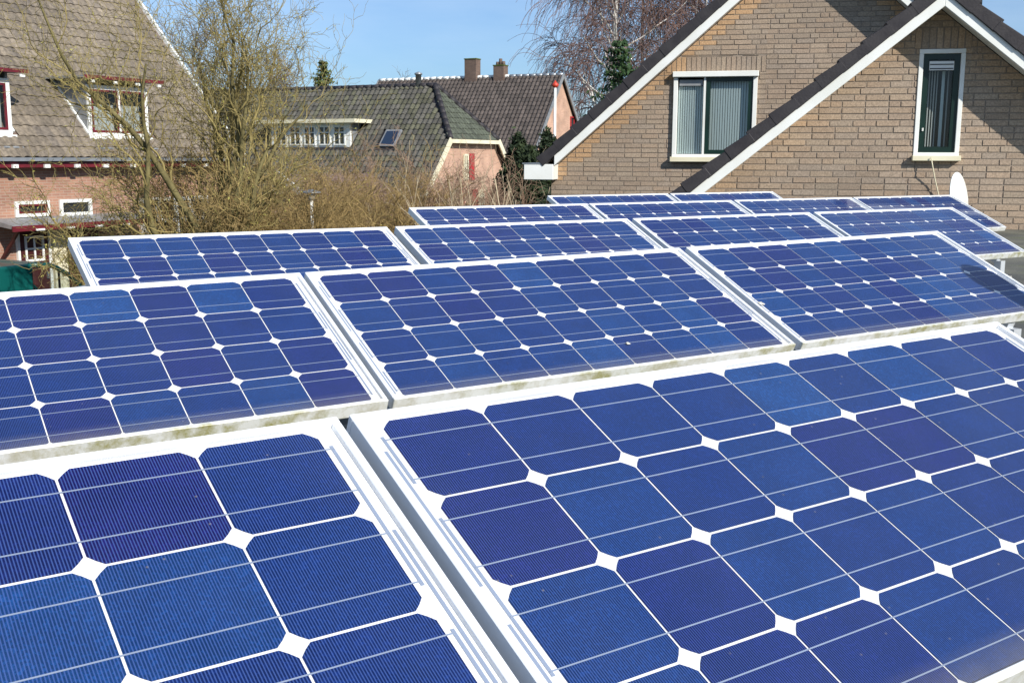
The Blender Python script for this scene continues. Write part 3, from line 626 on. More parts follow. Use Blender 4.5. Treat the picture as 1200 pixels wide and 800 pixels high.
# gutter, red fascia, white brackets
yE = -OVA; zE = ez-OVA*tA-.02
MB().box(ex0, ex1, yE-.10, yE+.0, zE-.05, zE+.03).build('gutter', 'zinc', ha)
MB().box(ex0, ex1, yE+.003, yE+.04, zE-.19, zE-.062).build('fascia', 'red paint', ha)
MB().box(ex0+.05, ex1-.05, yE+.045, -.003, zE-.1, zE-.06).build('soffit', 'red paint', ha)
x = ex0+.6
while x < ex1: MB().box(x-.07, x+.07, yE-.06, yE-.0, zE-.20, zE-.12).build('bracket_end', 'white paint', ha); x += .82
def dormer(parent, xa, xb, mulls, left_open):
    d = link('dormer', MB().box(xa, xb, yb_+.06, yb_+.12, 4.25, 4.34).mesh('dormer', 'white paint'), parent)
    yr = (zt-ez)/tA
    for xx in (xa, xb-.06): MB().prism([(yb_+.05, ez+tA*yb_+.05), (yb_+.05, zt), (yr, zt)], xx, xx+.06, axis='x').build('cheek', 'lead', d)
    for xx in (xa-.03, xb+.03): MB().bar((xx, yb_+.02, ez+tA*yb_+.07), (xx, yr, zt+.02), .05, .09, (0, -.75, .65)).build('cheek_trim', 'white paint', d)
    MB().box(xa-.28, xb+.28, yb_-.28, yr+.4, zt, zt+.05).build('dormer_roof', 'lead', d)
    MB().box(xa-.29, xb+.29, yb_-.31, yb_-.281, zt-.02, zt+.06).build('fascia', 'red paint', d)
    for i in range(4): MB().box(xa-.1+i*(xb-xa+.2)/3-.06, xa-.1+i*(xb-xa+.2)/3+.06, yb_-.345, yb_-.312, zt-.11, zt-.05).build('bracket_end', 'white paint', d)
    w = link('window', rect_frame(MB(), xa, xb, 4.26, zt-.14, .1, yb_, yb_+.055).mesh('window', 'white paint'), d)
    n = mulls+1; ww = (xb-xa-.2)/n
    zA, zB = 4.36, zt-.24
    m = MB()
    for i in range(n):
        rect_frame(m, xa+.1+i*ww+.004, xa+.1+(i+1)*ww-.004, zA+.003, zB-.003, .05, yb_-.012, yb_+.03)
    m.build('red_sash', 'red paint', d)
    for i in range(1, n): MB().box(xa+.1+i*ww-.025, xa+.1+i*ww+.025, yb_-.03, yb_+.01, zA, zB).build('mullion', 'white paint', d)
    for i in range(n):
        pane(d, xa+.1+i*ww+.05, xa+.1+(i+1)*ww-.05, zA+.05, zB-.05, yb_+.0)
        MB().box(xa+.1+i*ww+.06, xa+.1+(i+1)*ww-.06, yb_+.14, yb_+.16, zA+.02, zB-.35).build('curtain', 'curtain', d)
    reveal(d, xa+.07, xb-.07, 4.35, zt-.15, yb_+.056, yb_+.9)
    MB().box(xa-.05, xb+.05, yb_-.08, yb_-.0, 4.2, 4.26).build('sill', 'white paint', d)
    MB().add([(xa-.05, yb_-.30, ez+tA*(yb_-.30)+.07), (xb+.05, yb_-.30, ez+tA*(yb_-.30)+.07), (xb+.05, yb_-.05, 4.2), (xa-.05, yb_-.05, 4.2)], [(0, 1, 2, 3)]).build('flashing', 'lead', d)
dormer(ha, *D1, 1, True); dormer(ha, *D2, 1, True)
# ground floor: transom lights, canopy, doors, bay window
def simple_window(parent, xa, xb, za, zb_, fw, nm, fr='white paint', y=-.06, red=False, mull=0, trans=None):
    w = link(nm, rect_frame(MB(), xa, xb, za, zb_, fw, y, -.003).mesh(nm, fr), parent)
    if red: rect_frame(MB(), xa+fw+.003, xb-fw-.003, za+fw+.003, zb_-fw-.003, .04, y+.01, -.004).build('red_sash', 'red paint', w)
    for i in range(mull): xx = xa+(i+1)*(xb-xa)/(mull+1); MB().box(xx-.02, xx+.02, y+.005, -.006, za+fw, zb_-fw).build('mullion', fr, w)
    if trans: MB().box(xa+fw, xb-fw, y+.004, -.005, trans-.02, trans+.02).build('transom', fr, w)
    pane(w, xa+fw, xb-fw, za+fw, zb_-fw, -.012); MB().add([(xa+fw, -.005, za+fw), (xb-fw, -.005, za+fw), (xb-fw, -.005, zb_-fw), (xa+fw, -.005, zb_-fw)], [(0, 1, 2, 3)]).build('dark_room', 'dark interior', w)
    return w
simple_window(ha, 15.82, 16.72, 2.43, 2.79, .075, 'transom_window', red=True); simple_window(ha, 17.0, 17.9, 2.41, 2.79, .075, 'transom_window')
can = link('canopy', MB().prism([(-.75, 2.30), (-.01, 2.42), (-.01, 2.30), (-.75, 2.22)], 15.2, 19.1, axis='x').mesh('canopy', 'lead'), ha)
MB().box(15.18, 19.12, -.79, -.752, 2.17, 2.29).build('canopy_fascia', 'red paint', can)
for xx in (15.9, 16.7, 17.5, 18.3): MB().box(xx-.16, xx+.06, -.82, -.792, 2.17, 2.21).build('bracket_end', 'white paint', can)
for xx in (15.4, 17.35): MB().bar((xx, -.68, 2.2), (xx, -.02, 1.5), .06, .06, (1, 0, 0)).build('bracket', 'dark red door', can)
def door(xa, xb, glazed):
    d = link('door', MB().box(xa, xb, -.05, -.003, .1, 2.12).mesh('door', 'dark red door'), ha)
    rect_frame(MB(), xa-.07, xb+.07, .05, 2.19, .065, -.07, -.002).build('door_frame', 'white paint' if glazed else 'dark red door', d)
    if glazed:
        w = rect_frame(MB(), xa+.12, xb-.12, 1.42, 2.0, .05, -.075, -.052).build('light_frame', 'white paint', d)
        MB().box((xa+xb)/2-.02, (xa+xb)/2+.02, -.073, -.054, 1.47, 1.95).build('glazing_bar', 'white paint', d); MB().box(xa+.17, xb-.17, -.071, -.053, 1.69, 1.73).build('glazing_bar', 'white paint', d)
        pane(d, xa+.17, xb-.17, 1.47, 1.95, -.0525)
    MB().box(xb-.09, xb-.05, -.09, -.05, 1.0, 1.16).build('handle', 'zinc', d)
door(15.86, 16.6, True); door(17.2, 17.95, False)
MB().box(16.72, 17.08, -.09, -.003, 0, 2.18).build('door_post', 'cream paint', ha)
bay = link('bay_window', rect_frame(MB(), 19.38, 21.65, .6, 2.76, .09, -.12, -.003).mesh('bay_window', 'white paint'), ha)
MB().box(19.4, 21.63, -.13, -.006, 2.12, 2.22).build('transom', 'white paint', bay)
for xx in (19.95, 20.55, 21.1): MB().box(xx-.04, xx+.04, -.125, -.007, .69, 2.67).build('mullion', 'white paint', bay)
pane(bay, 19.47, 21.56, .69, 2.67, -.03); MB().add([(19.47, -.008, .69), (21.56, -.008, .69), (21.56, -.008, 2.67), (19.47, -.008, 2.67)], [(0, 1, 2, 3)]).build('dark_room', 'dark interior', bay)
MB().box(19.47, 20.3, -.02, -.012, 1.2, 2.0).build('curtain', 'curtain', bay)

# ------------------------------------------------------------------ farmhouse with half hipped roof, its gable lit by the sun
AB = R(61); EB = Vector((math.sin(AB), math.cos(AB), 0)); NB = Vector((-math.cos(AB), math.sin(AB), 0))
hb = farm('farmhouse', EB, NB, 23.284, 'farmhouse with mossy grey half hipped roof, long dormer and red shutters')
xc, zr, tB, zh = 41.34, 6.86, 1.109, 4.53; hw = (zr-2.25)/tB; LB = 15.0; ys = 1.745; OVB = .25
xg = (zr-zh)/tB
m = MB(); m.prism([(xc-hw+.25, 0), (xc+hw-.25, 0), (xc+hw-.25, 2.5), (xc+xg-.02, zh-.03), (xc-xg+.02, zh-.03), (xc-hw+.25, 2.5)], 0, .25)
m.box(xc-hw+.25, xc-hw+.5, .25, LB, 0, 2.4); m.box(xc+hw-.5, xc+hw-.25, .25, LB, 0, 2.4); m.build('wall', 'pink brick', hb)
m = MB(); e = .05   # roof deck
def Q(x, y, z): return (x, y, z)
zE = 2.25
m.add([Q(xc-hw, -OVB, zE), Q(xc-xg, -OVB, zh), Q(xc, ys, zr), Q(xc, LB, zr), Q(xc-hw, LB, zE)], [(0, 4, 3, 2, 1)])
m.add([Q(xc+hw, -OVB, zE), Q(xc+xg, -OVB, zh), Q(xc, ys, zr), Q(xc, LB, zr), Q(xc+hw, LB, zE)], [(0, 1, 2, 3, 4)])
m.add([Q(xc-xg, -OVB, zh), Q(xc+xg, -OVB, zh), Q(xc, ys, zr)], [(0, 1, 2)])
m.add([Q(xc-hw, LB, zE), Q(xc, LB, zr), Q(xc+hw, LB, zE)], [(0, 1, 2)])
rB = m.build('roof', 'verge tile', hb)
def colB(x, y):
    v = random.uniform(.65, 1.25); g_ = random.random()
    return tuple(c*v for c in ((.078, .074, .061) if g_ > .4 else (.080, .079, .05)))
upB = Vector((1, 0, tB)).normalized(); kB = math.sqrt(1+tB*tB)
def hip_ok(side):
    def f(x, y):
        z = zE+y*tB/kB; yy = (LB-x if side > 0 else x)-OVB
        return z < zh+.05 or yy > -OVB+(z-zh)/(zr-zh)*(ys+OVB)
    return f
# left slope: eave axis must be right handed with up (ax x up = outward)
zd0, zd1 = 4.2, 5.25; sB = lambda z: (z-zE)/tB*kB
DY0, DY1 = 4.6, 8.9
holesB = [(LB-DY1, LB-DY0, sB(zd0), sB(zd1)), (LB-3.15, LB-2.3, sB(4.18), sB(4.93))]
tiled_slope(rB, (xc-hw, LB, zE+.02), (0, -1, 0), upB, LB+OVB, hw*kB, .25, .30, colB, holesB, keep=hip_ok(1), h=.065)
tiled_slope(rB, (xc+hw, -OVB, zE+.02), (0, 1, 0), Vector((-1, 0, tB)), LB+OVB, hw*kB, .25, .30, colB, keep=hip_ok(-1))
# hip face tiles
hl_ = math.hypot(ys+OVB, zr-zh); tiled_slope(rB, (xc-xg, -OVB, zh+.02), (1, 0, 0), Vector((0, ys+OVB, zr-zh)), 2*xg, hl_, .25, .30, lambda x, y: tuple(c*V_ for V_ in [random.uniform(.7, 1.2)] for c in (.075, .085, .06)), keep=lambda x, y: abs(x-xg) < xg*(1-y/hl_))
def ridgeline(parent, a, b, n, r_=.12, mat='verge tile'):
    a, b = Vector(a), Vector(b)
    for i in range(n): smooth(MB().tube([a+(b-a)*(i/n), a+(b-a)*((i+1.06)/n)], [r_, r_*.92], 8).build('ridge_tile', mat, parent))
ridgeline(rB, (xc, ys, zr+.03), (xc, LB, zr+.03), 32); ridgeline(rB, (xc-xg, -OVB, zh+.04), (xc, ys, zr+.04), 9, .13); ridgeline(rB, (xc+xg, -OVB, zh+.04), (xc, ys, zr+.04), 9, .13)
for s in (-1, 1):
    MB().bar((xc+s*hw, -OVB-.04, zE+.0), (xc+s*xg, -OVB-.04, zh+.0), .06, .24, (s*.7, 0, .7)).build('verge_board', 'cream paint', hb)
MB().box(xc-xg, xc+xg, -OVB-.08, -OVB-.005, zh-.14, zh+.02).build('hip_gutter', 'cream paint', hb)
MB().box(xc-hw-.12, xc-hw, -OVB, LB, zE-.06, zE+.06).build('gutter', 'zinc', hb)
def shuttered(xa, xb, za, zb_, sides):
    w = simple_window(hb, xa, xb, za, zb_, .08, 'window', 'cream paint', -.07, mull=1)
    for xx in sides: MB().box(xx, xx+.42, -.06, -.004, za-.02, zb_+.02).build('shutter', 'shutter red', w)
shuttered(40.7, 41.1, 2.85, 3.95, [41.2]); shuttered(39.75, 40.2, .9, 2.5, [39.2, 40.3]); shuttered(42.05, 42.5, .9, 2.4, [41.5])
# long dormer on the left slope
xd = xc-(zr-zd0)/tB
d = link('dormer', MB().box(xd+.02, xd+.12, DY0, DY1, zd0-.05, zd1).mesh('dormer', 'white paint'), hb)
MB().box(xd-.35, xd+1.25, DY0-.5, DY1+.6, zd1+.001, zd1+.16).build('dormer_roof', 'cream paint', d)
for yy in (DY0, DY1-.06): MB().prism([(xd+.13, zd0), (xd+.13, zd1), (xd+.13+(zd1-zd0)/tB, zd1)], yy, yy+.06).build('cheek', 'lead', d)
nW = 5; wy = (DY1-DY0-.3)/nW
for i in range(nW):
    ya, yb2 = DY0+.15+i*wy+.09, DY0+.15+(i+1)*wy-.09
    w = MB()
    for (a, b_, c, dd) in ((ya, yb2, zd0+.1, zd0+.16), (ya, yb2, zd1-.18, zd1-.12), (ya, ya+.06, zd0+.16, zd1-.18), (yb2-.06, yb2, zd0+.16, zd1-.18)): w.box(xd-.03, xd+.016, a, b_, c, dd)
    w = w.build('window', 'white paint', d)
    MB().box(xd-.028, xd+.014, (ya+yb2)/2-.025, (ya+yb2)/2+.025, zd0+.16, zd1-.18).build('mullion', 'white paint', d); MB().box(xd-.026, xd+.012, ya+.06, yb2-.06, zd1-.42, zd1-.38).build('transom', 'white paint', d)
    MB().box(xd+.0, xd+.018, ya+.06, yb2-.06, zd0+.16, zd1-.18).build('pane', 'dark pane' if 'dark pane' in MATS else (base_mat('dark pane', (.03, .035, .03), .08)[0].name), d)
# skylight
sk0, sk1 = sB(4.2), sB(4.9)
def onslope(y, s, h): v = Vector((xc-hw, y, zE))+upB*s+Vector((-tB, 0, 1)).normalized()*h; return tuple(v)
def slopebox(y0, y1, s0, s1, h0, h1): return MB().add([onslope(y, s, h) for h in (h0, h1) for y, s in ((y0, s0), (y1, s0), (y1, s1), (y0, s1))], [(0, 1, 2, 3), (7, 6, 5, 4), (0, 4, 5, 1), (1, 5, 6, 2), (2, 6, 7, 3), (3, 7, 4, 0)])
sk = slopebox(2.3, 3.1, sk0, sk1, .0, .10).build('skylight', 'lead', hb)
slopebox(2.38, 3.02, sk0+.09, sk1-.09, .101, .108).build('pane', base_mat('sky pane', (.03, .05, .09), .08, .3)[0].name, sk)
MB().box(0, .001, 0, .001, 0, .001)
# flue
smooth(MB().lathe([(.13, 0), (.13, .55), (.17, .55), (.17, .62), (.02, .68)], (xc, 2.6, zr-.05), 10).build('flue_pipe', 'zinc', hb))

# ------------------------------------------------------------------ house behind it with two chimneys
ACc = R(60); EC = Vector((math.sin(ACc), math.cos(ACc), 0)); NC = Vector((-math.cos(ACc), math.sin(ACc), 0))
hc = farm('chimney_house', EC, NC, 26.568, 'house with dark brown pantile roof and two brick chimneys behind the farmhouse')
xc, zr, t = 60.48, 8.65, 1.15; hw = 5.2; zE = zr-hw*t; LC = 12.6
m = MB(); m.prism([(xc-hw+.3, 0), (xc+hw-.3, 0), (xc+hw-.3, zE+.25), (xc, zr-.12), (xc-hw+.3, zE+.25)], 0, .25); m.prism([(xc-hw+.3, 0), (xc+hw-.3, 0), (xc+hw-.3, zE+.25), (xc, zr-.12), (xc-hw+.3, zE+.25)], LC-.25, LC)
m.box(xc-hw+.3, xc-hw+.5, .25, LC-.25, 0, zE+.2); m.box(xc+hw-.5, xc+hw-.3, .25, LC-.25, 0, zE+.2); m.build('wall', 'pink brick', hc)
m = MB(); m.add([(xc-hw, -.15, zE), (xc, -.15, zr), (xc, LC+.15, zr), (xc-hw, LC+.15, zE), (xc+hw, -.15, zE), (xc+hw, LC+.15, zE)], [(0, 3, 2, 1), (4, 1, 2, 5)]); rC = m.build('roof', 'verge tile', hc)
k = math.sqrt(1+t*t); colC = lambda x, y: tuple(c*V_ for V_ in [random.uniform(.65, 1.25)] for c in (.075, .06, .052))
tiled_slope(rC, (xc-hw, LC+.15, zE+.02), (0, -1, 0), Vector((1, 0, t)), LC+.3, hw*k, .27, .32, colC, h=.075)
tiled_slope(rC, (xc+hw, -.15, zE+.02), (0, 1, 0), Vector((-1, 0, t)), LC+.3, hw*k, .27, .32, colC, h=.075)
ridgeline(rC, (xc, -.15, zr+.03), (xc, 3.4, zr+.03), 8, .11, 'zinc'); ridgeline(rC, (xc, 3.4, zr+.03), (xc, LC+.15, zr+.03), 20, .12, 'white paint')
for yy in (-.2, LC+.2): MB().bar((xc-hw, yy, zE), (xc, yy, zr), .07, .22, (-.7, 0, .7)).build('verge_board', 'lead', hc); MB().bar((xc+hw, yy, zE), (xc, yy, zr), .07, .22, (.7, 0, .7)).build('verge_board', 'lead', hc)
for y0_, y1_, zz in ((5.55, 6.35, 1.1), (3.65, 4.35, .65)):
    c = MB().box(xc-.3, xc+.3, y0_, y1_, zr-.6, zr+zz).build('chimney', 'chimney brick', rC)
    MB().box(xc-.33, xc+.33, y0_-.03, y1_+.03, zr+zz+.001, zr+zz+.06).build('chimney_cap', 'olive needle', rC)
for y_, h_ in ((3.8, .22), (4.0, .38), (4.2, .2)): smooth(MB().lathe([(.12, 0), (.10, h_)], (xc, y_, zr+.71), 10).build('chimney_pot', 'chimney brick', rC))
simple_window(hc, xc+1.5, xc+2.1, 5.0, 6.3, .08, 'window', 'shutter red', -.06)

# ------------------------------------------------------------------ bare trees and shrubs
class Twigs:
    """collects tapered polylines and turns them into one mesh of thin tubes"""
    def __init__(self): self.V = []; self.Fq = []; self.n = 0
    def add(self, P, rad, sides):
        P = np.asarray(P, float); rad = np.asarray(rad, float); n = len(P)
        T = np.empty_like(P); T[1:-1] = P[2:]-P[:-2]; T[0] = P[1]-P[0]; T[-1] = P[-1]-P[-2]
        T /= np.linalg.norm(T, axis=1)[:, None]+1e-9
        a = np.array([0, 0, 1.]) if abs(T[:, 2]).mean() < .85 else np.array([1., 0, 0])
        S = np.cross(T, a); S /= np.linalg.norm(S, axis=1)[:, None]+1e-9; B = np.cross(T, S)
        th = np.arange(sides)*2*np.pi/sides
        ring = P[:, None, :]+rad[:, None, None]*(S[:, None, :]*np.cos(th)[None, :, None]+B[:, None, :]*np.sin(th)[None, :, None])
        self.V.append(ring.reshape(-1, 3))
        i = np.arange(n-1)[:, None]*sides; kx = np.arange(sides)[None, :]; k2 = (kx+1) % sides
        q = np.stack([i+kx, i+k2, i+sides+k2, i+sides+kx], -1).reshape(-1, 4)+self.n
        self.Fq.append(q); self.n += n*sides
    def quads(self, Q):
        Q = np.asarray(Q, float); m = len(Q)
        self.V.append(Q.reshape(-1, 3)); self.Fq.append(np.arange(m*4).reshape(m, 4)+self.n); self.n += m*4
    def build(self, name, mat, parent):
        V = np.concatenate(self.V); Fa = np.concatenate(self.Fq)
        me = bpy.data.meshes.new(name); me.vertices.add(len(V)); me.vertices.foreach_set('co', V.astype(np.float32).ravel())
        me.loops.add(Fa.size); me.loops.foreach_set('vertex_index', Fa.astype(np.int32).ravel())
        me.polygons.add(len(Fa)); me.polygons.foreach_set('loop_start', np.arange(len(Fa), dtype=np.int32)*4); me.polygons.foreach_set('loop_total', np.full(len(Fa), 4, np.int32))
        me.materials.append(MATS[mat]); me.update(calc_edges=True); me.validate()
        return link(name, me, parent)
def unit(v): return v/(np.linalg.norm(v)+1e-9)
def path(rng, P, d, L, n, wander, trop, curl=0.0):
    """a wandering line; trop bends it up (+) or down (-), curl makes it corkscrew"""
    pts = [P]; s = L/n; ph = rng.uniform(0, 6.28); a = unit(np.cross(d, rng.normal(size=3))); b = np.cross(d, a)
    for i in range(n):
        d = unit(d+rng.normal(size=3)*wander+np.array([0, 0, trop])); st = d*s
        if curl: st = st+(a*math.cos(ph+i*1.5)+b*math.sin(ph+i*1.5))*s*curl
        P = P+st; pts.append(P)
    return np.array(pts), d
def side_dir(rng, d, ang):
    a = unit(np.cross(d, rng.normal(size=3))); return unit(d*math.cos(ang)+a*math.sin(ang))
def grow(T, C, rng, P, d, L, r_, level, cfg, tips=None):
    c = cfg[level]; n = c['n']
    pts, dl = path(rng, P, d, L, n, c['wander'], c['trop'], c.get('curl', 0))
    last = level == len(cfg)-1
    rad = r_*np.linspace(1, c.get('taper', .45), n+1)
    (C if level >= c.get('crown_from', 2) or last else T).add(pts, rad, 3 if level >= 2 else (7 if level == 0 else 5))
    if tips is not None and level >= len(cfg)-2: tips.append(pts)
    if last: return
    nc = c['kids']; nc = int(nc*rng.uniform(.8, 1.25)+.5)
    nx = cfg[level+1]
    for k in range(nc):
        t = c['from']+(1-c['from'])*(k+rng.uniform(.1, .9))/nc; f = t*n; i = min(int(f), n-1); u = f-i
        Pk = pts[i]*(1-u)+pts[i+1]*u; dd = unit(pts[i+1]-pts[i])
        Lk = nx['len']*rng.uniform(.65, 1.25)*(1-.35*t if c.get('cone') else 1)
        grow(T, C, rng, Pk, side_dir(rng, dd, nx['ang']*rng.uniform(.7, 1.3)), Lk, max(nx['rmin'], rad[i]*nx['rk']), level+1, cfg, tips)
def bud_quads(rng, tips, per, size):
    Q = []
    for pts in tips:
        k = max(1, rng.poisson(per))
        for _ in range(k):
            i = rng.integers(0, len(pts)-1); c = pts[i]+(pts[i+1]-pts[i])*rng.random(); a = unit(rng.normal(size=3)); b = unit(np.cross(a, rng.normal(size=3))); s = size*rng.uniform(.6, 1.4)
            Q.append([c-a*s*.3, c+b*s*.4+a*s*.3, c+a*s*1.3+b*s*.1, c-b*s*.25+a*s*.4])
    return Q
def bare_tree(name, label, cat, base, cfg, L0, r0, tw, tr, seed, stems=1, spread=0.0, group=None, bud=None, lean=(0, 0)):
    rng = np.random.default_rng(seed)
    root = empty(name, base, 0, label, cat, group)
    T, C = Twigs(), Twigs(); tips = []
    for s in range(stems):
        a = 2*math.pi*(s+rng.uniform(-.3, .3))/stems; k = spread*rng.uniform(.35, 1.15) if stems > 1 else 0
        d = unit(np.array([math.cos(a)*k+lean[0], math.sin(a)*k+lean[1], 1.]))
        P = np.array([math.cos(a), math.sin(a), 0])*(.12*min(stems, 8)**.5 if stems > 1 else 0)+np.array([0, 0, -.05])
        grow(T, C, rng, P, d, L0*rng.uniform(.8, 1.15), r0*rng.uniform(.75, 1.1), 0, cfg, tips)
    T.build('trunk' if stems == 1 else 'stems', tr, root); C.build('crown', tw, root)
    if bud:
        B = Twigs(); B.quads(bud_quads(rng, tips, bud[0], bud[1])); B.build('buds', bud[2], root)['kind'] = 'stuff'
    return root
def on_ground(x, D): q = at(x, 300, D); return (q.x, q.y, 0)

WILLOW = [dict(n=6, wander=.06, trop=.02, kids=8, **{'from': .36}, taper=.65, crown_from=2),
          dict(n=11, wander=.10, trop=.07, curl=.16, kids=10, **{'from': .2}, len=3.8, ang=.46, rk=.5, rmin=.035, taper=.2, crown_from=2),
          dict(n=10, wander=.16, trop=.07, curl=.28, kids=8, **{'from': .2}, len=1.55, ang=.6, rk=.42, rmin=.010, taper=.32),
          dict(n=8, wander=.2, trop=.06, curl=.36, kids=5, **{'from': .2}, len=.85, ang=.65, rk=.45, rmin=.0046, taper=.5),
          dict(n=5, wander=.22, trop=.04, curl=.35, kids=0, **{'from': 0}, len=.42, ang=.7, rk=.6, rmin=.0035, taper=.6)]
bare_tree('corkscrew_willow', 'tall bare corkscrew willow with twisted olive yellow twigs before the red brick house', 'tree', on_ground(243, 16.5), WILLOW, 2.9, .19, 'willow twig', 'willow bark', 11, lean=(-.03, .02), bud=(.7, .02, 'willow bud'))
SHRUB = [dict(n=7, wander=.10, trop=.02, kids=10, **{'from': .18}, taper=.4, crown_from=2),
         dict(n=6, wander=.18, trop=.05, curl=.15, kids=7, **{'from': .15}, len=1.05, ang=.55, rk=.55, rmin=.009, taper=.4, crown_from=1),
         dict(n=5, wander=.25, trop=.04, curl=.25, kids=4, **{'from': .1}, len=.55, ang=.65, rk=.55, rmin=.0056, taper=.5),
         dict(n=4, wander=.3, trop=.03, curl=.3, kids=0, **{'from': 0}, len=.30, ang=.7, rk=.6, rmin=.0040, taper=.6)]
def shrub(label, x, D, h, stems, spread, tw, seed, bud=None, name='bare_shrub', cfg=SHRUB):
    return bare_tree(name, label, 'shrub', on_ground(x, D), cfg, h, .028, tw, tw, seed, stems, spread, 'bare shrubs between the annex and the farmhouse', bud)
shrub('dense olive brown shrub standing right beside the corkscrew willow trunk', 292, 17.5, 3.35, 21, .5, 'hazel twig', 21, (1.2, .022, 'hazel twig'))
shrub('broad olive yellow shrub reaching up below the long farmhouse dormer', 352, 20, 3.1, 22, .6, 'hazel twig', 22, (1.2, .022, 'hazel twig'))
shrub('brown shrub between the broad olive shrub and the pinkish one', 418, 21.5, 2.95, 22, .62, 'hazel twig', 23, (.8, .022, 'hazel twig'))
shrub('pinkish brown fine twigged shrub in front of the farmhouse verge', 470, 22.5, 3.0, 27, .7, 'pink twig', 24)
shrub('olive shrub growing under the left side of the corkscrew willow', 215, 18.5, 3.3, 11, .6, 'willow twig', 25, (.8, .022, 'willow bud'))
shrub('reddish brown shrub of fine twigs just before the farmhouse gable foot', 522, 24, 2.75, 22, .6, 'pink twig', 27)
STRAW = [dict(n=8, wander=.07, trop=-.02, kids=5, **{'from': .3}, taper=.3, crown_from=1), dict(n=5, wander=.12, trop=.02, kids=2, **{'from': .2}, len=.9, ang=.35, rk=.6, rmin=.006, taper=.5, crown_from=1), dict(n=4, wander=.2, trop=.02, kids=0, **{'from': 0}, len=.4, ang=.4, rk=.6, rmin=.0045, taper=.5)]
shrub('pale straw coloured shrub of arching stems below the red shutters', 582, 20.0, 3.2, 42, .6, 'straw twig', 26, cfg=STRAW)
# weeping birches behind
BIRCH = [dict(n=10, wander=.05, trop=.03, kids=22, **{'from': .25}, taper=.15, cone=True, crown_from=2),
         dict(n=8, wander=.10, trop=.03, kids=11, **{'from': .2}, len=7.0, ang=.8, rk=.42, rmin=.05, taper=.3, crown_from=2),
         dict(n=8, wander=.14, trop=-.14, kids=9, **{'from': .15}, len=3.8, ang=.6, rk=.45, rmin=.024, taper=.5),
         dict(n=7, wander=.12, trop=-.26, kids=0, **{'from': 0}, len=2.6, ang=.6, rk=.6, rmin=.017, taper=.6)]
for i, (x, D, h, r_, lb) in enumerate(((698, 77, 20.5, .30, 'weeping birch with a pale trunk rising behind the spruce'), (752, 83, 20.5, .28, 'weeping birch whose white trunk stands right of the spruce top'), (806, 79, 18.5, .25, 'slender weeping birch showing just over the dark verge tiles'))):
    bare_tree('birch_tree', lb, 'tree', on_ground(x, D), BIRCH, h, r_, 'birch twig', 'birch bark', 40+i, group='weeping birches behind the brick house')
# far bare trees on the skyline
FAR = [dict(n=7, wander=.06, trop=.03, kids=13, **{'from': .25}, taper=.3, crown_from=2),
       dict(n=6, wander=.14, trop=.06, kids=9, **{'from': .2}, len=3.4, ang=.7, rk=.45, rmin=.05, taper=.35, crown_from=2),
       dict(n=5, wander=.18, trop=.04, kids=7, **{'from': .15}, len=1.7, ang=.7, rk=.5, rmin=.024, taper=.5),
       dict(n=4, wander=.2, trop=.03, kids=0, **{'from': 0}, len=.95, ang=.7, rk=.6, rmin=.015, taper=.6)]
for i, (x, D, h, tw, lb) in enumerate(((446, 105, 12.8, 'grey twig', 'round bare grey tree on the skyline over the farmhouse ridge'), (300, 62, 10.0, 'grey twig', 'bare brown tree behind the left end of the farmhouse roof'), (340, 75, 10.5, 'grey twig', 'bare brownish tree between the willow and the small conifer'), (240, 70, 12.5, 'grey twig', 'tall bare tree behind the corkscrew willow crown'), (1178, 70, 10.5, 'grey twig', 'bare tree on the skyline right of the near gable'), (1222, 78, 11, 'grey twig', 'bare tree on the skyline past the flue pipe'), (492, 120, 11.5, 'grey twig', 'small far bare tree beside the chimney house ridge'))):
    bare_tree('bare_tree', lb, 'tree', on_ground(x, D), FAR, h*.72, .2, tw, 'grey bark', 60+i, group='bare trees on the skyline')

# ------------------------------------------------------------------ evergreens
def leaf_cloud(rng, pts, size, up=.3):
    n = len(pts); a = rng.normal(size=(n, 3)); a /= np.linalg.norm(a, axis=1)[:, None]; b = np.cross(a, rng.normal(size=(n, 3))); b /= np.linalg.norm(b, axis=1)[:, None]
    s = size*rng.uniform(.5, 1.4, n)[:, None]
    return np.stack([pts-a*s-b*s*.25, pts-a*s*.2+b*s*.35, pts+a*s+b*s*.1, pts+a*s*.1-b*s*.35], 1)
def spruce(label, base, h, w, mat, seed, group=None, dens=1.0, leaf=.085):
    rng = np.random.default_rng(seed); root = empty('spruce_tree', base, 0, label, 'tree', group)
    T = Twigs(); T.add(np.array([[0, 0, -.05], [0, 0, h*.5], [0, 0, h]]), [h*.022, h*.013, .012], 7); pts = []
    nl = int(h*4.2)
    for i in range(nl):
        z = h*(.12+.86*i/nl); rr = w*(1-z/h)**.75*rng.uniform(.75, 1.15)
        for k in range(7):
            a = rng.uniform(0, 6.28); L = rr*rng.uniform(.55, 1.12)
            q = np.array([[0, 0, z], [math.cos(a)*L*.5, math.sin(a)*L*.5, z-.06*L], [math.cos(a)*L, math.sin(a)*L, z+.02*L]]); T.add(q, [.02, .012, .005], 4)
            m_ = int(dens*(14+34*L)); u = rng.random(m_)**.7; c = q[0]*(1-u)[:, None]+q[2]*u[:, None]; c[:, 2] -= .22*L*np.sin(u*3.1)*rng.random(m_)
            c += rng.normal(size=(m_, 3))*(.05+.10*L)*np.array([1, 1, .45]); pts.append(c)
    T.build('trunk', 'grey bark', root); P = np.concatenate(pts); C = Twigs(); C.quads(leaf_cloud(rng, P, leaf)); C.build('crown', mat, root)
    return root
spruce('dark green spruce standing before the birches behind the verge tiles', on_ground(722, 33), 7.5, 2.0, 'spruce needle', 81)
spruce('small conifer poking over the farmhouse ridge', on_ground(384, 60), 9.2, 1.9, 'olive needle', 82, leaf=.11)
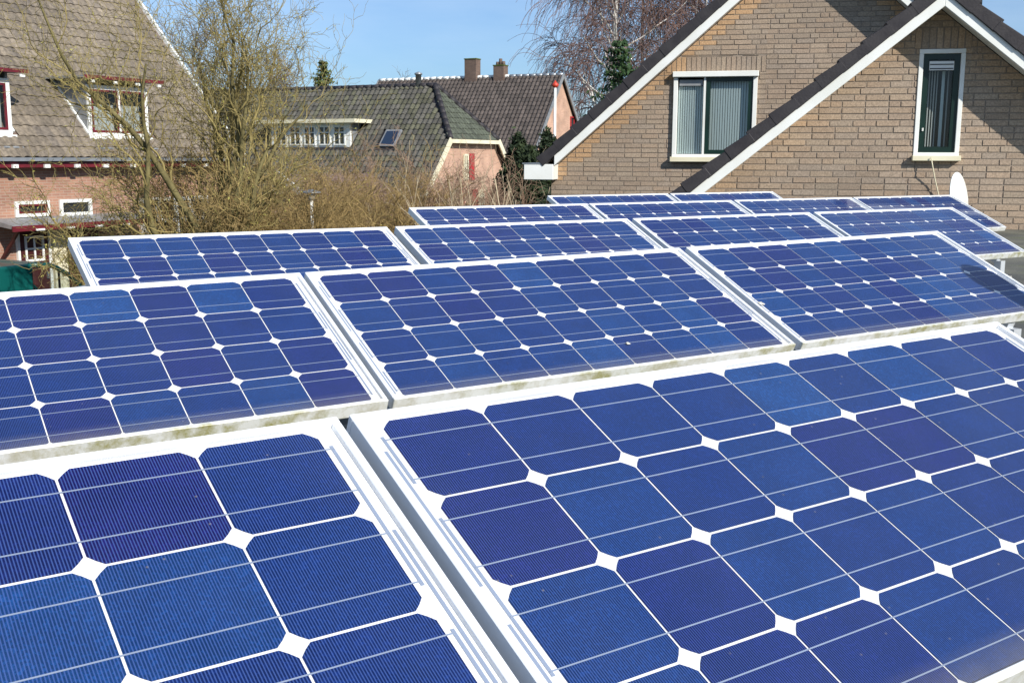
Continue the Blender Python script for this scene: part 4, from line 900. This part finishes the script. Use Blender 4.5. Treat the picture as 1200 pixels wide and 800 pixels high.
spruce('lower conifer left of the spruce beside the chimney house gable', on_ground(697, 36), 5.3, 1.2, 'spruce needle', 83)
def column_conifer(label, base, h, w, seed):
    rng = np.random.default_rng(seed); root = empty('hedge_conifer', base, 0, label, 'conifer', 'dark conifers in the hedge')
    T = Twigs(); T.add(np.array([[0, 0, -.05], [0, 0, h*.9]]), [.07, .02], 6); T.build('trunk', 'grey bark', root)
    n = int(5200*w*h/2.2); z = rng.random(n)*h; a = rng.uniform(0, 6.28, n); lob = 1+.22*np.sin(a*3+z*2.1)+.15*np.sin(a*5-z*3.7)
    prof = np.minimum(1, (h-z)/h*2.2)**.6
    r_ = w*prof*lob*np.sqrt(rng.uniform(.35, 1, n)); P = np.stack([np.cos(a)*r_, np.sin(a)*r_, z+rng.normal(size=n)*.08], 1)
    C = Twigs(); Q = leaf_cloud(rng, P, .07); C.quads(Q); C.build('crown', 'cypress needle', root)
for i, (x, D, h, w, lb) in enumerate(((606, 27, 4.3, .62, 'dark conifer hedge plant nearest the farmhouse gable'), (621, 26, 4.0, .65, 'dark conifer hedge plant just left of the white gutter box'), (640, 27.5, 4.4, .7, 'dark conifer hedge plant behind the white gutter box'), (595, 29, 3.6, .6, 'low dark conifer behind the straw coloured shrub'), (660, 29, 4.0, .6, 'dark conifer hedge plant hidden behind the dark verge tiles'))):
    column_conifer(lb, on_ground(x, D), h, w, 90+i)

# ------------------------------------------------------------------ poles
q = at(650, 165, 31); b = (q.x, q.y, 0); ztop = at(650, 103, 31).z
fp = empty('flag_pole', b, 0, 'white flag pole with an orange knob before the chimney house', 'pole')
smooth(MB().lathe([(.05, 0), (.045, 2), (.035, ztop)], n=12).build('pole', 'white paint', fp)); smooth(MB().lathe([(.04, ztop), (.09, ztop+.04), (.10, ztop+.09), (.04, ztop+.15), (.01, ztop+.2)], n=12).build('finial', 'orange finial', fp)); smooth(MB().lathe([(.14, 0), (.14, .08), (.08, .1)], n=12).build('foot', 'concrete', fp))
q = at(365, 226, 18.6); b = (q.x, q.y, 0); zt_ = q.z
lp = empty('street_lamp', b, 0, 'white lamp post with a round flat hood among the olive shrubs', 'lamp')
smooth(MB().lathe([(.05, 0), (.045, .9), (.028, .95), (.025, zt_-.12)], n=12).build('pole', 'white paint', lp)); smooth(MB().lathe([(.05, zt_-.12), (.08, zt_-.02), (.07, zt_)], n=14).build('lantern', 'lamp glass', lp)); smooth(MB().lathe([(.17, zt_), (.15, zt_+.02), (.05, zt_+.05), (.01, zt_+.06)], n=18).build('hood', 'zinc', lp))
# low shed whose white verge shows through the shrubs
a = at(326, 203, 25.5); b = at(392, 252, 24.0)
hd = Vector((b.x-a.x, b.y-a.y, 0)).normalized(); L = math.hypot(b.x-a.x, b.y-a.y)
sd = empty('garden_shed', (a.x, a.y, 0), math.atan2(hd.y, hd.x), 'low shed behind the olive shrubs with a sloping white verge board', 'shed')
MB().prism([(.1, 0), (L, 0), (L, b.z-.12), (.1, a.z-.12)], .1, 2.6).build('wall', 'red brick', sd)
m = MB().prism([(0, a.z-.1), (L+.15, b.z-.12-.1), (L+.15, b.z-.06), (0, a.z-.02)], .0, 2.7); m.build('roof', 'chimney brick', sd)
MB().bar((-.02, -.03, a.z-.02), (L+.15, -.03, b.z-.12), .05, .16).build('verge_board', 'white paint', sd)

# ------------------------------------------------------------------ teal van on the street
P0 = at(58, 307, 19.5); van = empty('teal_van', (P0.x, P0.y, .004), math.atan2(EA.y, EA.x), 'teal panel van parked before the red brick house', 'van')
H_ = P0.z-.004; Wd = 1.62
m = MB()
prof = [(-2.5, .42), (1.75, .42), (1.85, .6), (1.83, .98), (1.62, 1.08), (.95, 1.16), (-.34, 1.16), (-.34, H_-.06), (-.40, H_), (-2.35, H_-.02), (-2.5, H_-.35)]
m.prism([(x, z) for x, z in prof], .0, Wd); body = bevel(m.build('body', 'teal paint', van), .05, 3)
m = MB(); m.prism([(-.38, H_-.055), (-.05, H_-.06), (.02, H_-.11), (.02, H_-.06), (-.05, H_-.005), (-.38, H_+.002)], .06, Wd-.06); bevel(m.build('roof', 'teal paint', van), .02, 2)
for y_ in (.05, Wd-.05):
    pts = [(-.40, y_, H_-.03), (.0, y_, H_-.05), (.18, y_, H_-.12), (.42, y_, H_-.27), (.70, y_, H_-.52), (.95, y_, 1.13)]
    smooth(MB().tube(pts, [.045]*6, 8).build('windscreen_pillar', 'teal paint', van)); MB().bar((.22, y_, 1.14), (.22, y_, H_-.16), .03, .03, (0, 1, 0)).build('quarterlight_bar', 'black plastic', van)
    MB().add([(-.32, y_, 1.16), (.9, y_, 1.16), (.42, y_, H_-.28), (.0, y_, H_-.08), (-.32, y_, H_-.08)], [(0, 1, 2, 3, 4)]).build('side_window', 'window glass', van)
MB().add([(.96, .08, 1.17), (.96, Wd-.08, 1.17), (.08, Wd-.08, H_-.08), (.08, .08, H_-.08)], [(0, 1, 2, 3)]).build('windscreen', 'window glass', van)
for y_ in (.45, 1.15): bevel(MB().box(-.3, -.12, y_-.22, y_+.22, .9, 1.45).build('seat_back', 'black plastic', van), .04)
for x_ in (-1.7, 1.1):
    for y_, s in ((.02, -1), (Wd-.02, 1)):
        t_ = MB(); yy = [y_-.09, y_-.09, y_+.09, y_+.09]; t_.tube([(x_, y_-.09, .31), (x_, y_-.08, .31), (x_, y_+.08, .31), (x_, y_+.09, .31)], [.27, .31, .31, .27], 22); wh = link('wheel', t_.mesh('wheel', 'tyre'), van)
        MB().tube([(x_, y_+s*.092, .31), (x_, y_+s*.10, .31)], [.18, .15], 18).build('rim', 'wheel rim', wh)
for y_ in (.18, Wd-.18): smooth(MB().tube([(1.84, y_, .82), (1.87, y_, .82)], [.09, .07], 14).build('headlight', 'lamp glass', van))
bevel(MB().box(1.80, 1.92, .02, Wd-.02, .42, .58).build('bumper', 'black plastic', van), .03)
MB().box(-.28, -.12, -.025, .0, 1.02, 1.06).build('door_handle', 'black plastic', van); MB().box(-.375, -.365, -.004, .002, .5, H_-.1).build('door_seam', 'black plastic', van)
MB().box(.55, .62, -.16, .02, 1.2, 1.36).build('wing_mirror', 'black plastic', van)
